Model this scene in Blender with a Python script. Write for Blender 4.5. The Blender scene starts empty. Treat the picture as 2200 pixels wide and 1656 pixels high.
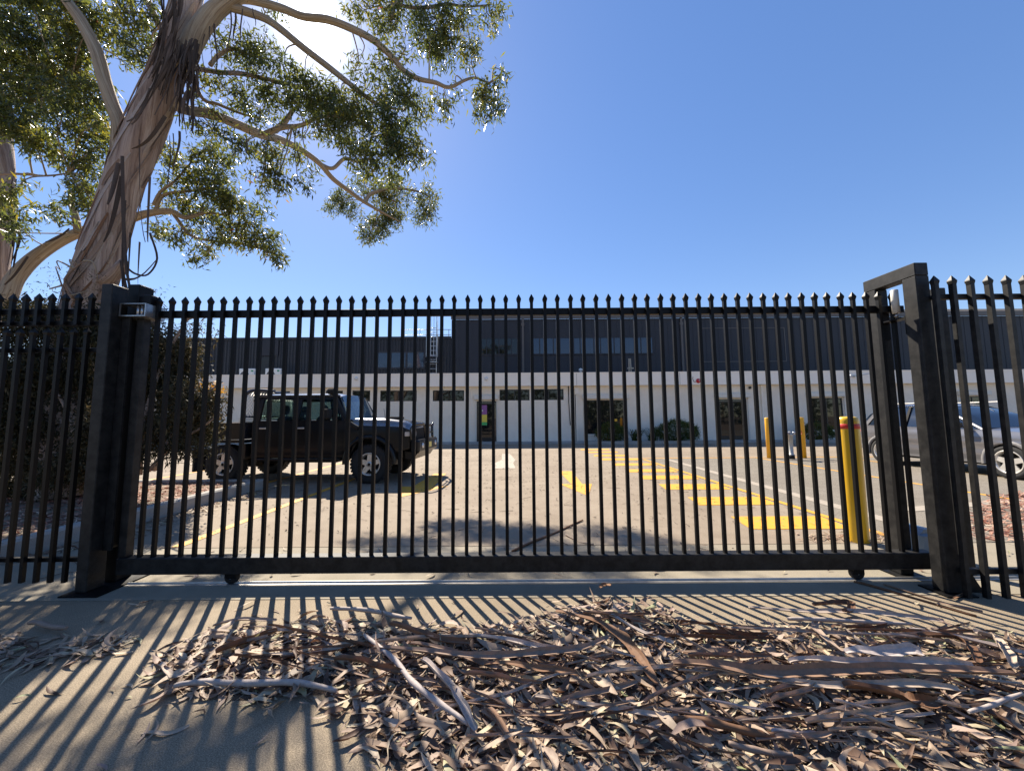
import bpy, math, random
import numpy as np
from mathutils import Vector, Matrix
R = math.radians
SC = bpy.context.scene
COL = SC.collection
# ------------------------------------------------------------------ camera
TILT, ROLL, EYE, FPX = 5.0, -0.4, 1.35, 804.0
cam = bpy.data.cameras.new('camera'); cam_o = bpy.data.objects.new('camera', cam); COL.objects.link(cam_o)
cam.sensor_fit = 'HORIZONTAL'; cam.sensor_width = 36.0; cam.lens = 36.0 * FPX / 2200.0
cam.clip_start = 0.05; cam.clip_end = 6000
cam_o.matrix_world = Matrix.Translation((0, 0, EYE)) @ Matrix.Rotation(R(90 + TILT), 4, 'X') @ Matrix.Rotation(R(ROLL), 4, 'Z')
SC.camera = cam_o
# ------------------------------------------------------------------ sky, sun, exposure
SUN_EL, SUN_AZ = 44.67, -30.06          # azimuth from +Y towards +X
wd = bpy.data.worlds.new('World'); SC.world = wd; wd.use_nodes = True
nt = wd.node_tree; bg = nt.nodes['Background']
sky = nt.nodes.new('ShaderNodeTexSky'); sky.sky_type = 'NISHITA'; sky.sun_disc = False
sky.sun_elevation = R(SUN_EL); sky.sun_rotation = R(SUN_AZ); sky.altitude = 600
sky.air_density = 1.0; sky.dust_density = 0.18; sky.ozone_density = 2.0
hs = nt.nodes.new('ShaderNodeHueSaturation'); hs.inputs['Saturation'].default_value = 1.5; hs.inputs['Hue'].default_value = .514; hs.inputs['Value'].default_value = 1.45
gm = nt.nodes.new('ShaderNodeGamma'); gm.inputs[1].default_value = .64; nt.links.new(sky.outputs[0], gm.inputs[0])      # the camera's soft sky contrast
nt.links.new(gm.outputs[0], hs.inputs['Color']); # the sun's own brightness seen through thin air: a tight circumsolar peak round the sun's direction
tcw = nt.nodes.new('ShaderNodeTexCoord'); vd = nt.nodes.new('ShaderNodeVectorMath'); vd.operation = 'DOT_PRODUCT'
vd.inputs[1].default_value = (math.sin(R(SUN_AZ)) * math.cos(R(SUN_EL)), math.cos(R(SUN_AZ)) * math.cos(R(SUN_EL)), math.sin(R(SUN_EL)))
nt.links.new(tcw.outputs['Generated'], vd.inputs[0])
ac = nt.nodes.new('ShaderNodeMath'); ac.operation = 'ARCCOSINE'; nt.links.new(vd.outputs['Value'], ac.inputs[0])
def _exp(scale, amp):
    d = nt.nodes.new('ShaderNodeMath'); d.operation = 'MULTIPLY'; nt.links.new(ac.outputs[0], d.inputs[0]); d.inputs[1].default_value = -1.0 / R(scale)
    x = nt.nodes.new('ShaderNodeMath'); x.operation = 'EXPONENT'; nt.links.new(d.outputs[0], x.inputs[0])
    m_ = nt.nodes.new('ShaderNodeMath'); m_.operation = 'MULTIPLY'; nt.links.new(x.outputs[0], m_.inputs[0]); m_.inputs[1].default_value = amp; return m_.outputs[0]
sm = nt.nodes.new('ShaderNodeMath'); sm.operation = 'ADD'; nt.links.new(_exp(1.05, 55.0), sm.inputs[0]); nt.links.new(_exp(2.8, 3.0), sm.inputs[1])
mxw = nt.nodes.new('ShaderNodeMix'); mxw.data_type = 'RGBA'; mxw.blend_type = 'ADD'; mxw.inputs[0].default_value = 1.0; mxw.clamp_result = False
nt.links.new(hs.outputs[0], mxw.inputs[6]); nt.links.new(sm.outputs[0], mxw.inputs[7]); nt.links.new(mxw.outputs[2], bg.inputs[0]); bg.inputs[1].default_value = 0.096
sl = bpy.data.lights.new('sun', 'SUN'); sl.energy = 5.0; sl.angle = R(0.55); sl.color = (1.0, 0.90, 0.76)
sun_o = bpy.data.objects.new('sun', sl); COL.objects.link(sun_o)
SV = Vector((math.sin(R(SUN_AZ)) * math.cos(R(SUN_EL)), math.cos(R(SUN_AZ)) * math.cos(R(SUN_EL)), math.sin(R(SUN_EL))))
sun_o.rotation_euler = SV.to_track_quat('Z', 'Y').to_euler(); sun_o.location = SV * 60
SC.view_settings.view_transform = 'Standard'; SC.view_settings.look = 'None'
SC.view_settings.exposure = 1.2; SC.view_settings.gamma = 1.0
# ------------------------------------------------------------------ helpers
random.seed(7); RNG = np.random.default_rng(11)
_c, _s = math.cos(R(TILT)), math.sin(R(TILT))
_rc, _rs = math.cos(R(ROLL)), math.sin(R(ROLL))
_F = Vector((0, _c, _s)); _R0 = Vector((1, 0, 0)); _U0 = Vector((0, -_s, _c))
_RR = _R0 * _rc + _U0 * _rs; _UU = _U0 * _rc - _R0 * _rs
def ray(px, py): return _F * FPX + _RR * (px - 1100) + _UU * (828 - py)
def gnd(px, py, z=0.0):                      # point of the ground seen at a photo pixel
    d = ray(px, py); return Vector((0, 0, EYE)) + d * ((z - EYE) / d.z)
def at(px, py, y):                           # point at distance y seen at a photo pixel
    d = ray(px, py); return Vector((0, 0, EYE)) + d * (y / d.y)

def tag(o, label=None, cat=None, group=None, kind=None):
    if label: o['label'] = label
    if cat: o['category'] = cat
    if group: o['group'] = group
    if kind: o['kind'] = kind
    return o
def thing(name, label, cat, loc=(0, 0, 0), rz=0, group=None):
    o = bpy.data.objects.new(name, None); COL.objects.link(o)
    o.empty_display_size = 0.1; o.location = loc; o.rotation_euler = (0, 0, rz)
    return tag(o, label, cat, group)

class MB:
    """collects shapes, build() links them as one mesh object"""
    def __init__(s): s.v = []; s.f = []; s.uv = {}; s.sm = []
    def add(s, vs, fs, smooth=False):
        b = len(s.v); s.v.extend([tuple(p) for p in vs])
        for f in fs: s.f.append([i + b for i in f]); s.sm.append(smooth)
        return s
    def box(s, x0, x1, y0, y1, z0, z1, bev=0.0):
        if bev <= 0:
            vs = [(x, y, z) for z in (z0, z1) for y in (y0, y1) for x in (x0, x1)]
            return s.add(vs, [(0, 2, 3, 1), (4, 5, 7, 6), (0, 1, 5, 4), (2, 6, 7, 3), (0, 4, 6, 2), (1, 3, 7, 5)])
        b = bev; L = []
        for z, o in ((z0, b), (z0 + b, 0), (z1 - b, 0), (z1, b)):
            xa, xb, ya, yb = x0 + o, x1 - o, y0 + o, y1 - o; k = b - o if o == 0 else b * 0.3
            k = b if o == 0 else b * 0.4
            L.append([(xa + k, ya, z), (xb - k, ya, z), (xb, ya + k, z), (xb, yb - k, z), (xb - k, yb, z), (xa + k, yb, z), (xa, yb - k, z), (xa, ya + k, z)])
        vs = sum(L, []); fs = []
        for i in range(3):
            for j in range(8):
                fs.append((i * 8 + j, i * 8 + (j + 1) % 8, i * 8 + 8 + (j + 1) % 8, i * 8 + 8 + j))
        fs.append(tuple(range(7, -1, -1))); fs.append(tuple(range(24, 32)))
        return s.add(vs, fs)
    def prism(s, poly, a0, a1, axis='y'):
        n = len(poly); vs = []
        for a in (a0, a1):
            for (p, q) in poly:
                vs.append({'y': (p, a, q), 'z': (p, q, a), 'x': (a, p, q)}[axis])
        fs = [(i, (i + 1) % n, n + (i + 1) % n, n + i) for i in range(n)]
        fs += [tuple(range(n - 1, -1, -1)), tuple(range(n, 2 * n))]
        return s.add(vs, fs)
    def cyl(s, p0, p1, r0, r1=None, n=12, cap=True, smooth=True):
        return s.tube([p0, p1], [r0, r0 if r1 is None else r1], n, cap, smooth)
    def tube(s, pts, rad, n=8, cap=True, smooth=True, uvs=False, ridge=None, closed=False):
        P = [Vector(p) for p in pts]; m = len(P)
        if not hasattr(rad, '__len__'): rad = [rad] * m
        T = []
        for i in range(m):
            if closed: t = P[(i + 1) % m] - P[i - 1]
            else: t = P[min(i + 1, m - 1)] - P[max(i - 1, 0)]
            T.append(t.normalized() if t.length > 1e-9 else Vector((0, 0, 1)))
        ref = Vector((0, 0, 1)) if abs(T[0].z) < .9 else Vector((1, 0, 0))
        N = (ref - T[0] * ref.dot(T[0])).normalized()
        b = len(s.v); ln = 0.0; uvrows = []
        for i in range(m):
            if i:
                N = (N - T[i] * N.dot(T[i]))
                N = N.normalized() if N.length > 1e-6 else Vector((1, 0, 0))
                ln += (P[i] - P[i - 1]).length
            B = T[i].cross(N)
            for j in range(n):
                a = 2 * math.pi * j / n
                rr = rad[i] * (ridge(i, j, a, ln) if ridge else 1.0)
                s.v.append(tuple(P[i] + (N * math.cos(a) + B * math.sin(a)) * rr))
            uvrows.append(ln)
        for i in range(m if closed else m - 1):
            i2 = (i + 1) % m
            for j in range(n):
                f = [b + i * n + j, b + i * n + (j + 1) % n, b + i2 * n + (j + 1) % n, b + i2 * n + j]
                if uvs: s.uv[len(s.f)] = [(j / n, uvrows[i]), ((j + 1) / n, uvrows[i]), ((j + 1) / n, uvrows[i2]), (j / n, uvrows[i2])]
                s.f.append(f); s.sm.append(smooth)
        if cap and not closed:
            s.f.append([b + j for j in range(n - 1, -1, -1)]); s.sm.append(False)
            s.f.append([b + (m - 1) * n + j for j in range(n)]); s.sm.append(False)
        return s
    def lathe(s, prof, c=(0, 0, 0), axis='z', n=24, smooth=True):
        b = len(s.v); m = len(prof); c = Vector(c)
        for (r, h) in prof:
            for j in range(n):
                a = 2 * math.pi * j / n
                p = {'z': (r * math.cos(a), r * math.sin(a), h), 'y': (r * math.cos(a), h, r * math.sin(a)), 'x': (h, r * math.cos(a), r * math.sin(a))}[axis]
                s.v.append(tuple(c + Vector(p)))
        for i in range(m - 1):
            for j in range(n):
                s.f.append([b + i * n + j, b + i * n + (j + 1) % n, b + (i + 1) * n + (j + 1) % n, b + (i + 1) * n + j]); s.sm.append(smooth)
        return s
    def ribbon(s, pts, widths, up=None, curl=0.0, thick=0.004):
        """a strip with a curled cross-section, 4 points across, two-sided thickness by curl only"""
        P = [Vector(p) for p in pts]; m = len(P); b = len(s.v)
        for i in range(m):
            t = (P[min(i + 1, m - 1)] - P[max(i - 1, 0)]).normalized()
            u = Vector(up[i] if isinstance(up, list) else (up or (0, 0, 1)))
            sd = t.cross(u); sd = sd.normalized() if sd.length > 1e-6 else Vector((1, 0, 0))
            nn = sd.cross(t); w = widths[i] if hasattr(widths, '__len__') else widths
            for k, q in enumerate((-1, -.4, .4, 1)):
                s.v.append(tuple(P[i] + sd * (w * .5 * q) + nn * (curl * w * (q * q))))
            for k, q in enumerate((1, .4, -.4, -1)):
                s.v.append(tuple(P[i] + sd * (w * .5 * q) + nn * (curl * w * (q * q) - thick)))
        for i in range(m - 1):
            for j in range(8):
                s.f.append([b + i * 8 + j, b + i * 8 + (j + 1) % 8, b + i * 8 + 8 + (j + 1) % 8, b + i * 8 + 8 + j]); s.sm.append(False)
        s.f.append([b + j for j in range(7, -1, -1)]); s.sm.append(False)
        s.f.append([b + (m - 1) * 8 + j for j in range(8)]); s.sm.append(False)
        return s
    def mesh(s, name, mat, off=(0, 0, 0)):
        me = bpy.data.meshes.new(name); ox, oy, oz = off
        me.from_pydata([(x - ox, y - oy, z - oz) for x, y, z in s.v], [], s.f)
        me.polygons.foreach_set('use_smooth', s.sm)
        if s.uv:
            ul = me.uv_layers.new(name='UVMap')
            for p in me.polygons:
                u = s.uv.get(p.index)
                if u:
                    for k, li in enumerate(p.loop_indices): ul.data[li].uv = u[k]
        if isinstance(mat, list):
            for m in mat: me.materials.append(m)
        elif mat: me.materials.append(mat)
        me.update(); return me
    def build(s, name, mat, parent=None, world=True, label=None):
        """world=True: coordinates are world ones and the parent is unrotated"""
        off = parent_loc(parent) if (parent is not None and world) else (0, 0, 0)
        o = bpy.data.objects.new(name, s.mesh(name, mat, off)); COL.objects.link(o)
        if parent is not None: o.parent = parent
        if label: o['label'] = label
        return o
def parent_loc(o):
    v = Vector((0, 0, 0))
    while o is not None: v = v + o.location; o = o.parent
    return v
def single(name, mb, mat, label, cat, group=None, base=None):
    """a thing that is one mesh, origin at its base"""
    if base is None:
        xs = [p[0] for p in mb.v]; ys = [p[1] for p in mb.v]; zs = [p[2] for p in mb.v]
        base = ((min(xs) + max(xs)) / 2, (min(ys) + max(ys)) / 2, min(zs))
    o = bpy.data.objects.new(name, mb.mesh(name, mat, base)); COL.objects.link(o); o.location = base
    return tag(o, label, cat, group)
def struct(name, mb, mat, parent=None):
    o = mb.build(name, mat, parent)
    if parent is None: o['kind'] = 'structure'
    return o
def copy_mesh(o, parent, loc=None):
    c = o.copy(); COL.objects.link(c); c.parent = parent
    if loc is not None: c.location = loc
    return c
def np_mesh(name, V, F, mat, attr=None, smooth=False):
    """V (n,3), F (m,4) arrays -> mesh, attr = per-vertex float 'v'"""
    me = bpy.data.meshes.new(name); V = np.ascontiguousarray(V, dtype=np.float32); F = np.ascontiguousarray(F, dtype=np.int32)
    k = F.shape[1]
    me.vertices.add(len(V)); me.vertices.foreach_set('co', V.ravel())
    me.loops.add(F.size); me.loops.foreach_set('vertex_index', F.ravel())
    me.polygons.add(len(F)); me.polygons.foreach_set('loop_start', np.arange(0, F.size, k, dtype=np.int32))
    me.polygons.foreach_set('loop_total', np.full(len(F), k, dtype=np.int32))
    if smooth: me.polygons.foreach_set('use_smooth', np.ones(len(F), dtype=bool))
    me.update(calc_edges=True)
    if attr is not None:
        a = me.attributes.new('v', 'FLOAT', 'POINT'); a.data.foreach_set('value', np.ascontiguousarray(attr, dtype=np.float32))
    if mat: me.materials.append(mat)
    return me
def catmull(pts, sub=6):
    P = [Vector(p) for p in pts]; out = []
    for i in range(len(P) - 1):
        p0 = P[max(i - 1, 0)]; p1 = P[i]; p2 = P[i + 1]; p3 = P[min(i + 2, len(P) - 1)]
        for k in range(sub):
            t = k / sub
            out.append(0.5 * ((2 * p1) + (p2 - p0) * t + (2 * p0 - 5 * p1 + 4 * p2 - p3) * t * t + (3 * p1 - p0 - 3 * p2 + p3) * t ** 3))
    out.append(P[-1]); return out
def lerp_list(vals, n):
    x = np.linspace(0, len(vals) - 1, n); return list(np.interp(x, range(len(vals)), vals))

# ------------------------------------------------------------------ materials
def mat(name, col, rough=.6, metal=0., spec=.5, nz=None, bump=None, ior=None, coat=0.):
    """nz = (scale, col2, contrast, detail) colour variation; bump = (scale, strength, distance)"""
    m = bpy.data.materials.new(name); m.use_nodes = True; n = m.node_tree.nodes; l = m.node_tree.links
    b = n['Principled BSDF']; b.inputs['Roughness'].default_value = rough; b.inputs['Metallic'].default_value = metal
    b.inputs['Specular IOR Level'].default_value = spec; b.inputs['Base Color'].default_value = (*col, 1)
    if ior: b.inputs['IOR'].default_value = ior
    if coat: b.inputs['Coat Weight'].default_value = coat; b.inputs['Coat Roughness'].default_value = .06
    tc = n.new('ShaderNodeTexCoord')
    if nz:
        t = n.new('ShaderNodeTexNoise'); t.inputs['Scale'].default_value = nz[0]; t.inputs['Detail'].default_value = nz[3] if len(nz) > 3 else 6
        t.inputs['Roughness'].default_value = .65
        r = n.new('ShaderNodeValToRGB'); w = nz[2]
        r.color_ramp.elements[0].position = .5 - w; r.color_ramp.elements[1].position = .5 + w
        r.color_ramp.elements[0].color = (*col, 1); r.color_ramp.elements[1].color = (*nz[1], 1)
        l.new(tc.outputs['Object'], t.inputs['Vector']); l.new(t.outputs['Fac'], r.inputs['Fac']); l.new(r.outputs['Color'], b.inputs['Base Color'])
    if bump:
        t2 = n.new('ShaderNodeTexNoise'); t2.inputs['Scale'].default_value = bump[0]; t2.inputs['Detail'].default_value = 5
        bp = n.new('ShaderNodeBump'); bp.inputs['Strength'].default_value = bump[1]; bp.inputs['Distance'].default_value = bump[2]
        l.new(tc.outputs['Object'], t2.inputs['Vector']); l.new(t2.outputs['Fac'], bp.inputs['Height']); l.new(bp.outputs['Normal'], b.inputs['Normal'])
    return m
def concrete(name, c1, c2, c3, stain=.35, speck=.5, bumpd=.004, crack=.35, spots=0.):
    """mottled concrete: broad stains, mid blotches, aggregate speckle, fine cracks"""
    m = bpy.data.materials.new(name); m.use_nodes = True; n = m.node_tree.nodes; l = m.node_tree.links
    b = n['Principled BSDF']; b.inputs['Roughness'].default_value = .85; b.inputs['Specular IOR Level'].default_value = .25
    g = n.new('ShaderNodeNewGeometry')
    def noise(sc, det, rgh=.6):
        t = n.new('ShaderNodeTexNoise'); t.inputs['Scale'].default_value = sc; t.inputs['Detail'].default_value = det; t.inputs['Roughness'].default_value = rgh
        l.new(g.outputs['Position'], t.inputs['Vector']); return t.outputs['Fac']
    def ramp(f, a, bb, ca, cb):
        r = n.new('ShaderNodeValToRGB'); r.color_ramp.elements[0].position = a; r.color_ramp.elements[1].position = bb
        r.color_ramp.elements[0].color = ca; r.color_ramp.elements[1].color = cb; l.new(f, r.inputs['Fac']); return r.outputs['Color']
    def mix(f, a, bb, mode='MIX'):
        x = n.new('ShaderNodeMix'); x.data_type = 'RGBA'; x.blend_type = mode
        if hasattr(f, 'links') or hasattr(f, 'node'): l.new(f, x.inputs[0])
        else: x.inputs[0].default_value = f
        l.new(a, x.inputs[6]); l.new(bb, x.inputs[7]); return x.outputs[2]
    W1 = (1, 1, 1, 1); K = (0, 0, 0, 1)
    base = ramp(noise(3.0, 8, .7), .3, .7, (*c1, 1), (*c2, 1))
    st = ramp(noise(.55, 7, .68), .42, .72, K, W1)
    cc = n.new('ShaderNodeRGB'); cc.outputs[0].default_value = (*c3, 1)
    fm = n.new('ShaderNodeMath'); fm.operation = 'MULTIPLY'; l.new(st, fm.inputs[0]); fm.inputs[1].default_value = stain
    c = mix(fm.outputs[0], base, cc.outputs[0])
    sp = ramp(noise(190, 2, .5), .38, .66, (1 - speck * .55,) * 3 + (1,), (1 + speck * .3,) * 3 + (1,))
    c = mix(1.0, c, sp, 'MULTIPLY')
    v = n.new('ShaderNodeTexVoronoi'); v.feature = 'DISTANCE_TO_EDGE'; v.inputs['Scale'].default_value = .33
    wn = n.new('ShaderNodeTexNoise'); wn.inputs['Scale'].default_value = 1.6; wn.inputs['Detail'].default_value = 6; l.new(g.outputs['Position'], wn.inputs['Vector'])
    av = n.new('ShaderNodeMix'); av.data_type = 'RGBA'; av.inputs[0].default_value = .22; l.new(g.outputs['Position'], av.inputs[6]); l.new(wn.outputs['Color'], av.inputs[7])
    l.new(av.outputs[2], v.inputs['Vector'])
    cr = ramp(v.outputs['Distance'], 0.0, .003, (.6, .57, .54, 1), W1)
    c = mix(crack, c, cr, 'MULTIPLY')
    if spots:
        c = mix(spots, c, ramp(noise(1.5, 4, .55), .64, .72, W1, (.62, .59, .56, 1)), 'MULTIPLY')
        c = mix(spots * .7, c, ramp(noise(11, 3, .6), .68, .74, W1, (.6, .57, .54, 1)), 'MULTIPLY')
    l.new(c, b.inputs['Base Color'])
    bp = n.new('ShaderNodeBump'); bp.inputs['Strength'].default_value = .5; bp.inputs['Distance'].default_value = bumpd
    l.new(noise(120, 6, .7), bp.inputs['Height']); l.new(bp.outputs['Normal'], b.inputs['Normal'])
    return m
def attr_mat(name, stops, rough=.7, transl=0., spec=.2, bump=None, tv=1.5):
    """colour picked by the per-vertex attribute v (one value for each leaf or strip)"""
    m = bpy.data.materials.new(name); m.use_nodes = True; n = m.node_tree.nodes; l = m.node_tree.links
    b = n['Principled BSDF']; b.inputs['Roughness'].default_value = rough; b.inputs['Specular IOR Level'].default_value = spec
    a = n.new('ShaderNodeAttribute'); a.attribute_name = 'v'
    r = n.new('ShaderNodeValToRGB'); e = r.color_ramp.elements
    while len(e) < len(stops): e.new(.5)
    for k, (p, c) in enumerate(stops): e[k].position = p; e[k].color = (*c, 1)
    l.new(a.outputs['Fac'], r.inputs['Fac'])
    g = n.new('ShaderNodeNewGeometry'); t = n.new('ShaderNodeTexNoise'); t.inputs['Scale'].default_value = 60; l.new(g.outputs['Position'], t.inputs['Vector'])
    mr = n.new('ShaderNodeMapRange'); mr.inputs[3].default_value = .7; mr.inputs[4].default_value = 1.25; l.new(t.outputs['Fac'], mr.inputs[0])
    mx = n.new('ShaderNodeMix'); mx.data_type = 'RGBA'; mx.blend_type = 'MULTIPLY'; mx.inputs[0].default_value = 1
    l.new(r.outputs['Color'], mx.inputs[6]); l.new(mr.outputs[0], mx.inputs[7]); c = mx.outputs[2]
    l.new(c, b.inputs['Base Color'])
    if transl:
        out = n['Material Output']; tr = n.new('ShaderNodeBsdfTranslucent'); ms = n.new('ShaderNodeMixShader'); ms.inputs[0].default_value = transl
        hs = n.new('ShaderNodeHueSaturation'); hs.inputs['Saturation'].default_value = 1.25; hs.inputs['Value'].default_value = tv; hs.inputs['Hue'].default_value = .485
        l.new(c, hs.inputs['Color']); l.new(hs.outputs['Color'], tr.inputs['Color'])
        l.new(b.outputs[0], ms.inputs[1]); l.new(tr.outputs[0], ms.inputs[2]); l.new(ms.outputs[0], out.inputs['Surface'])
    return m
def bark_mat(name, c1, c2, c3, c4):
    m = bpy.data.materials.new(name); m.use_nodes = True; n = m.node_tree.nodes; l = m.node_tree.links
    b = n['Principled BSDF']; b.inputs['Roughness'].default_value = .8; b.inputs['Specular IOR Level'].default_value = .2
    tc = n.new('ShaderNodeTexCoord'); sx = n.new('ShaderNodeSeparateXYZ'); l.new(tc.outputs['UV'], sx.inputs[0])
    def mth(op, a, bv):
        x = n.new('ShaderNodeMath'); x.operation = op
        for k, q in enumerate((a, bv)):
            if isinstance(q, (int, float)): x.inputs[k].default_value = q
            else: l.new(q, x.inputs[k])
        return x.outputs[0]
    ang = mth('MULTIPLY', mth('ADD', sx.outputs[0], mth('MULTIPLY', sx.outputs[1], .10)), 2 * math.pi)   # bark grain winds round the stem
    cx = mth('COSINE', ang, 0.); sy = mth('SINE', ang, 0.)
    cb = n.new('ShaderNodeCombineXYZ'); l.new(cx, cb.inputs[0]); l.new(sy, cb.inputs[1]); l.new(mth('MULTIPLY', sx.outputs[1], .22), cb.inputs[2])
    def noise(sc, det, rg=.6):
        t = n.new('ShaderNodeTexNoise'); t.inputs['Scale'].default_value = sc; t.inputs['Detail'].default_value = det; t.inputs['Roughness'].default_value = rg
        l.new(cb.outputs[0], t.inputs['Vector']); return t.outputs['Fac']
    r = n.new('ShaderNodeValToRGB'); e = r.color_ramp.elements; e.new(.5); e.new(.6)
    for k, (p, c) in enumerate(((.28, c1), (.45, c2), (.58, c3), (.72, c4))): e[k].position = p; e[k].color = (*c, 1)
    f1 = noise(2.2, 8, .72); l.new(f1, r.inputs['Fac'])
    s2 = n.new('ShaderNodeValToRGB'); s2.color_ramp.elements[0].position = .36; s2.color_ramp.elements[1].position = .5
    s2.color_ramp.elements[0].color = (.45, .38, .34, 1); s2.color_ramp.elements[1].color = (1, 1, 1, 1)
    f2 = noise(7.5, 6, .7); l.new(f2, s2.inputs['Fac'])
    mx = n.new('ShaderNodeMix'); mx.data_type = 'RGBA'; mx.blend_type = 'MULTIPLY'; mx.inputs[0].default_value = .8
    l.new(r.outputs['Color'], mx.inputs[6]); l.new(s2.outputs['Color'], mx.inputs[7]); l.new(mx.outputs[2], b.inputs['Base Color'])
    bp = n.new('ShaderNodeBump'); bp.inputs['Strength'].default_value = .7; bp.inputs['Distance'].default_value = .03
    l.new(f2, bp.inputs['Height']); l.new(bp.outputs['Normal'], b.inputs['Normal'])
    return m
def glass_mat(name, tint, rough=.02, transp=.0, ior=1.5):
    m = bpy.data.materials.new(name); m.use_nodes = True; n = m.node_tree.nodes; l = m.node_tree.links
    b = n['Principled BSDF']; b.inputs['Base Color'].default_value = (*tint, 1); b.inputs['Roughness'].default_value = rough; b.inputs['IOR'].default_value = ior
    if transp:
        out = n['Material Output']; tr = n.new('ShaderNodeBsdfTransparent'); tr.inputs[0].default_value = (.75, .85, .82, 1)
        ms = n.new('ShaderNodeMixShader'); ms.inputs[0].default_value = transp
        l.new(b.outputs[0], ms.inputs[1]); l.new(tr.outputs[0], ms.inputs[2]); l.new(ms.outputs[0], out.inputs['Surface'])
    return m
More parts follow.
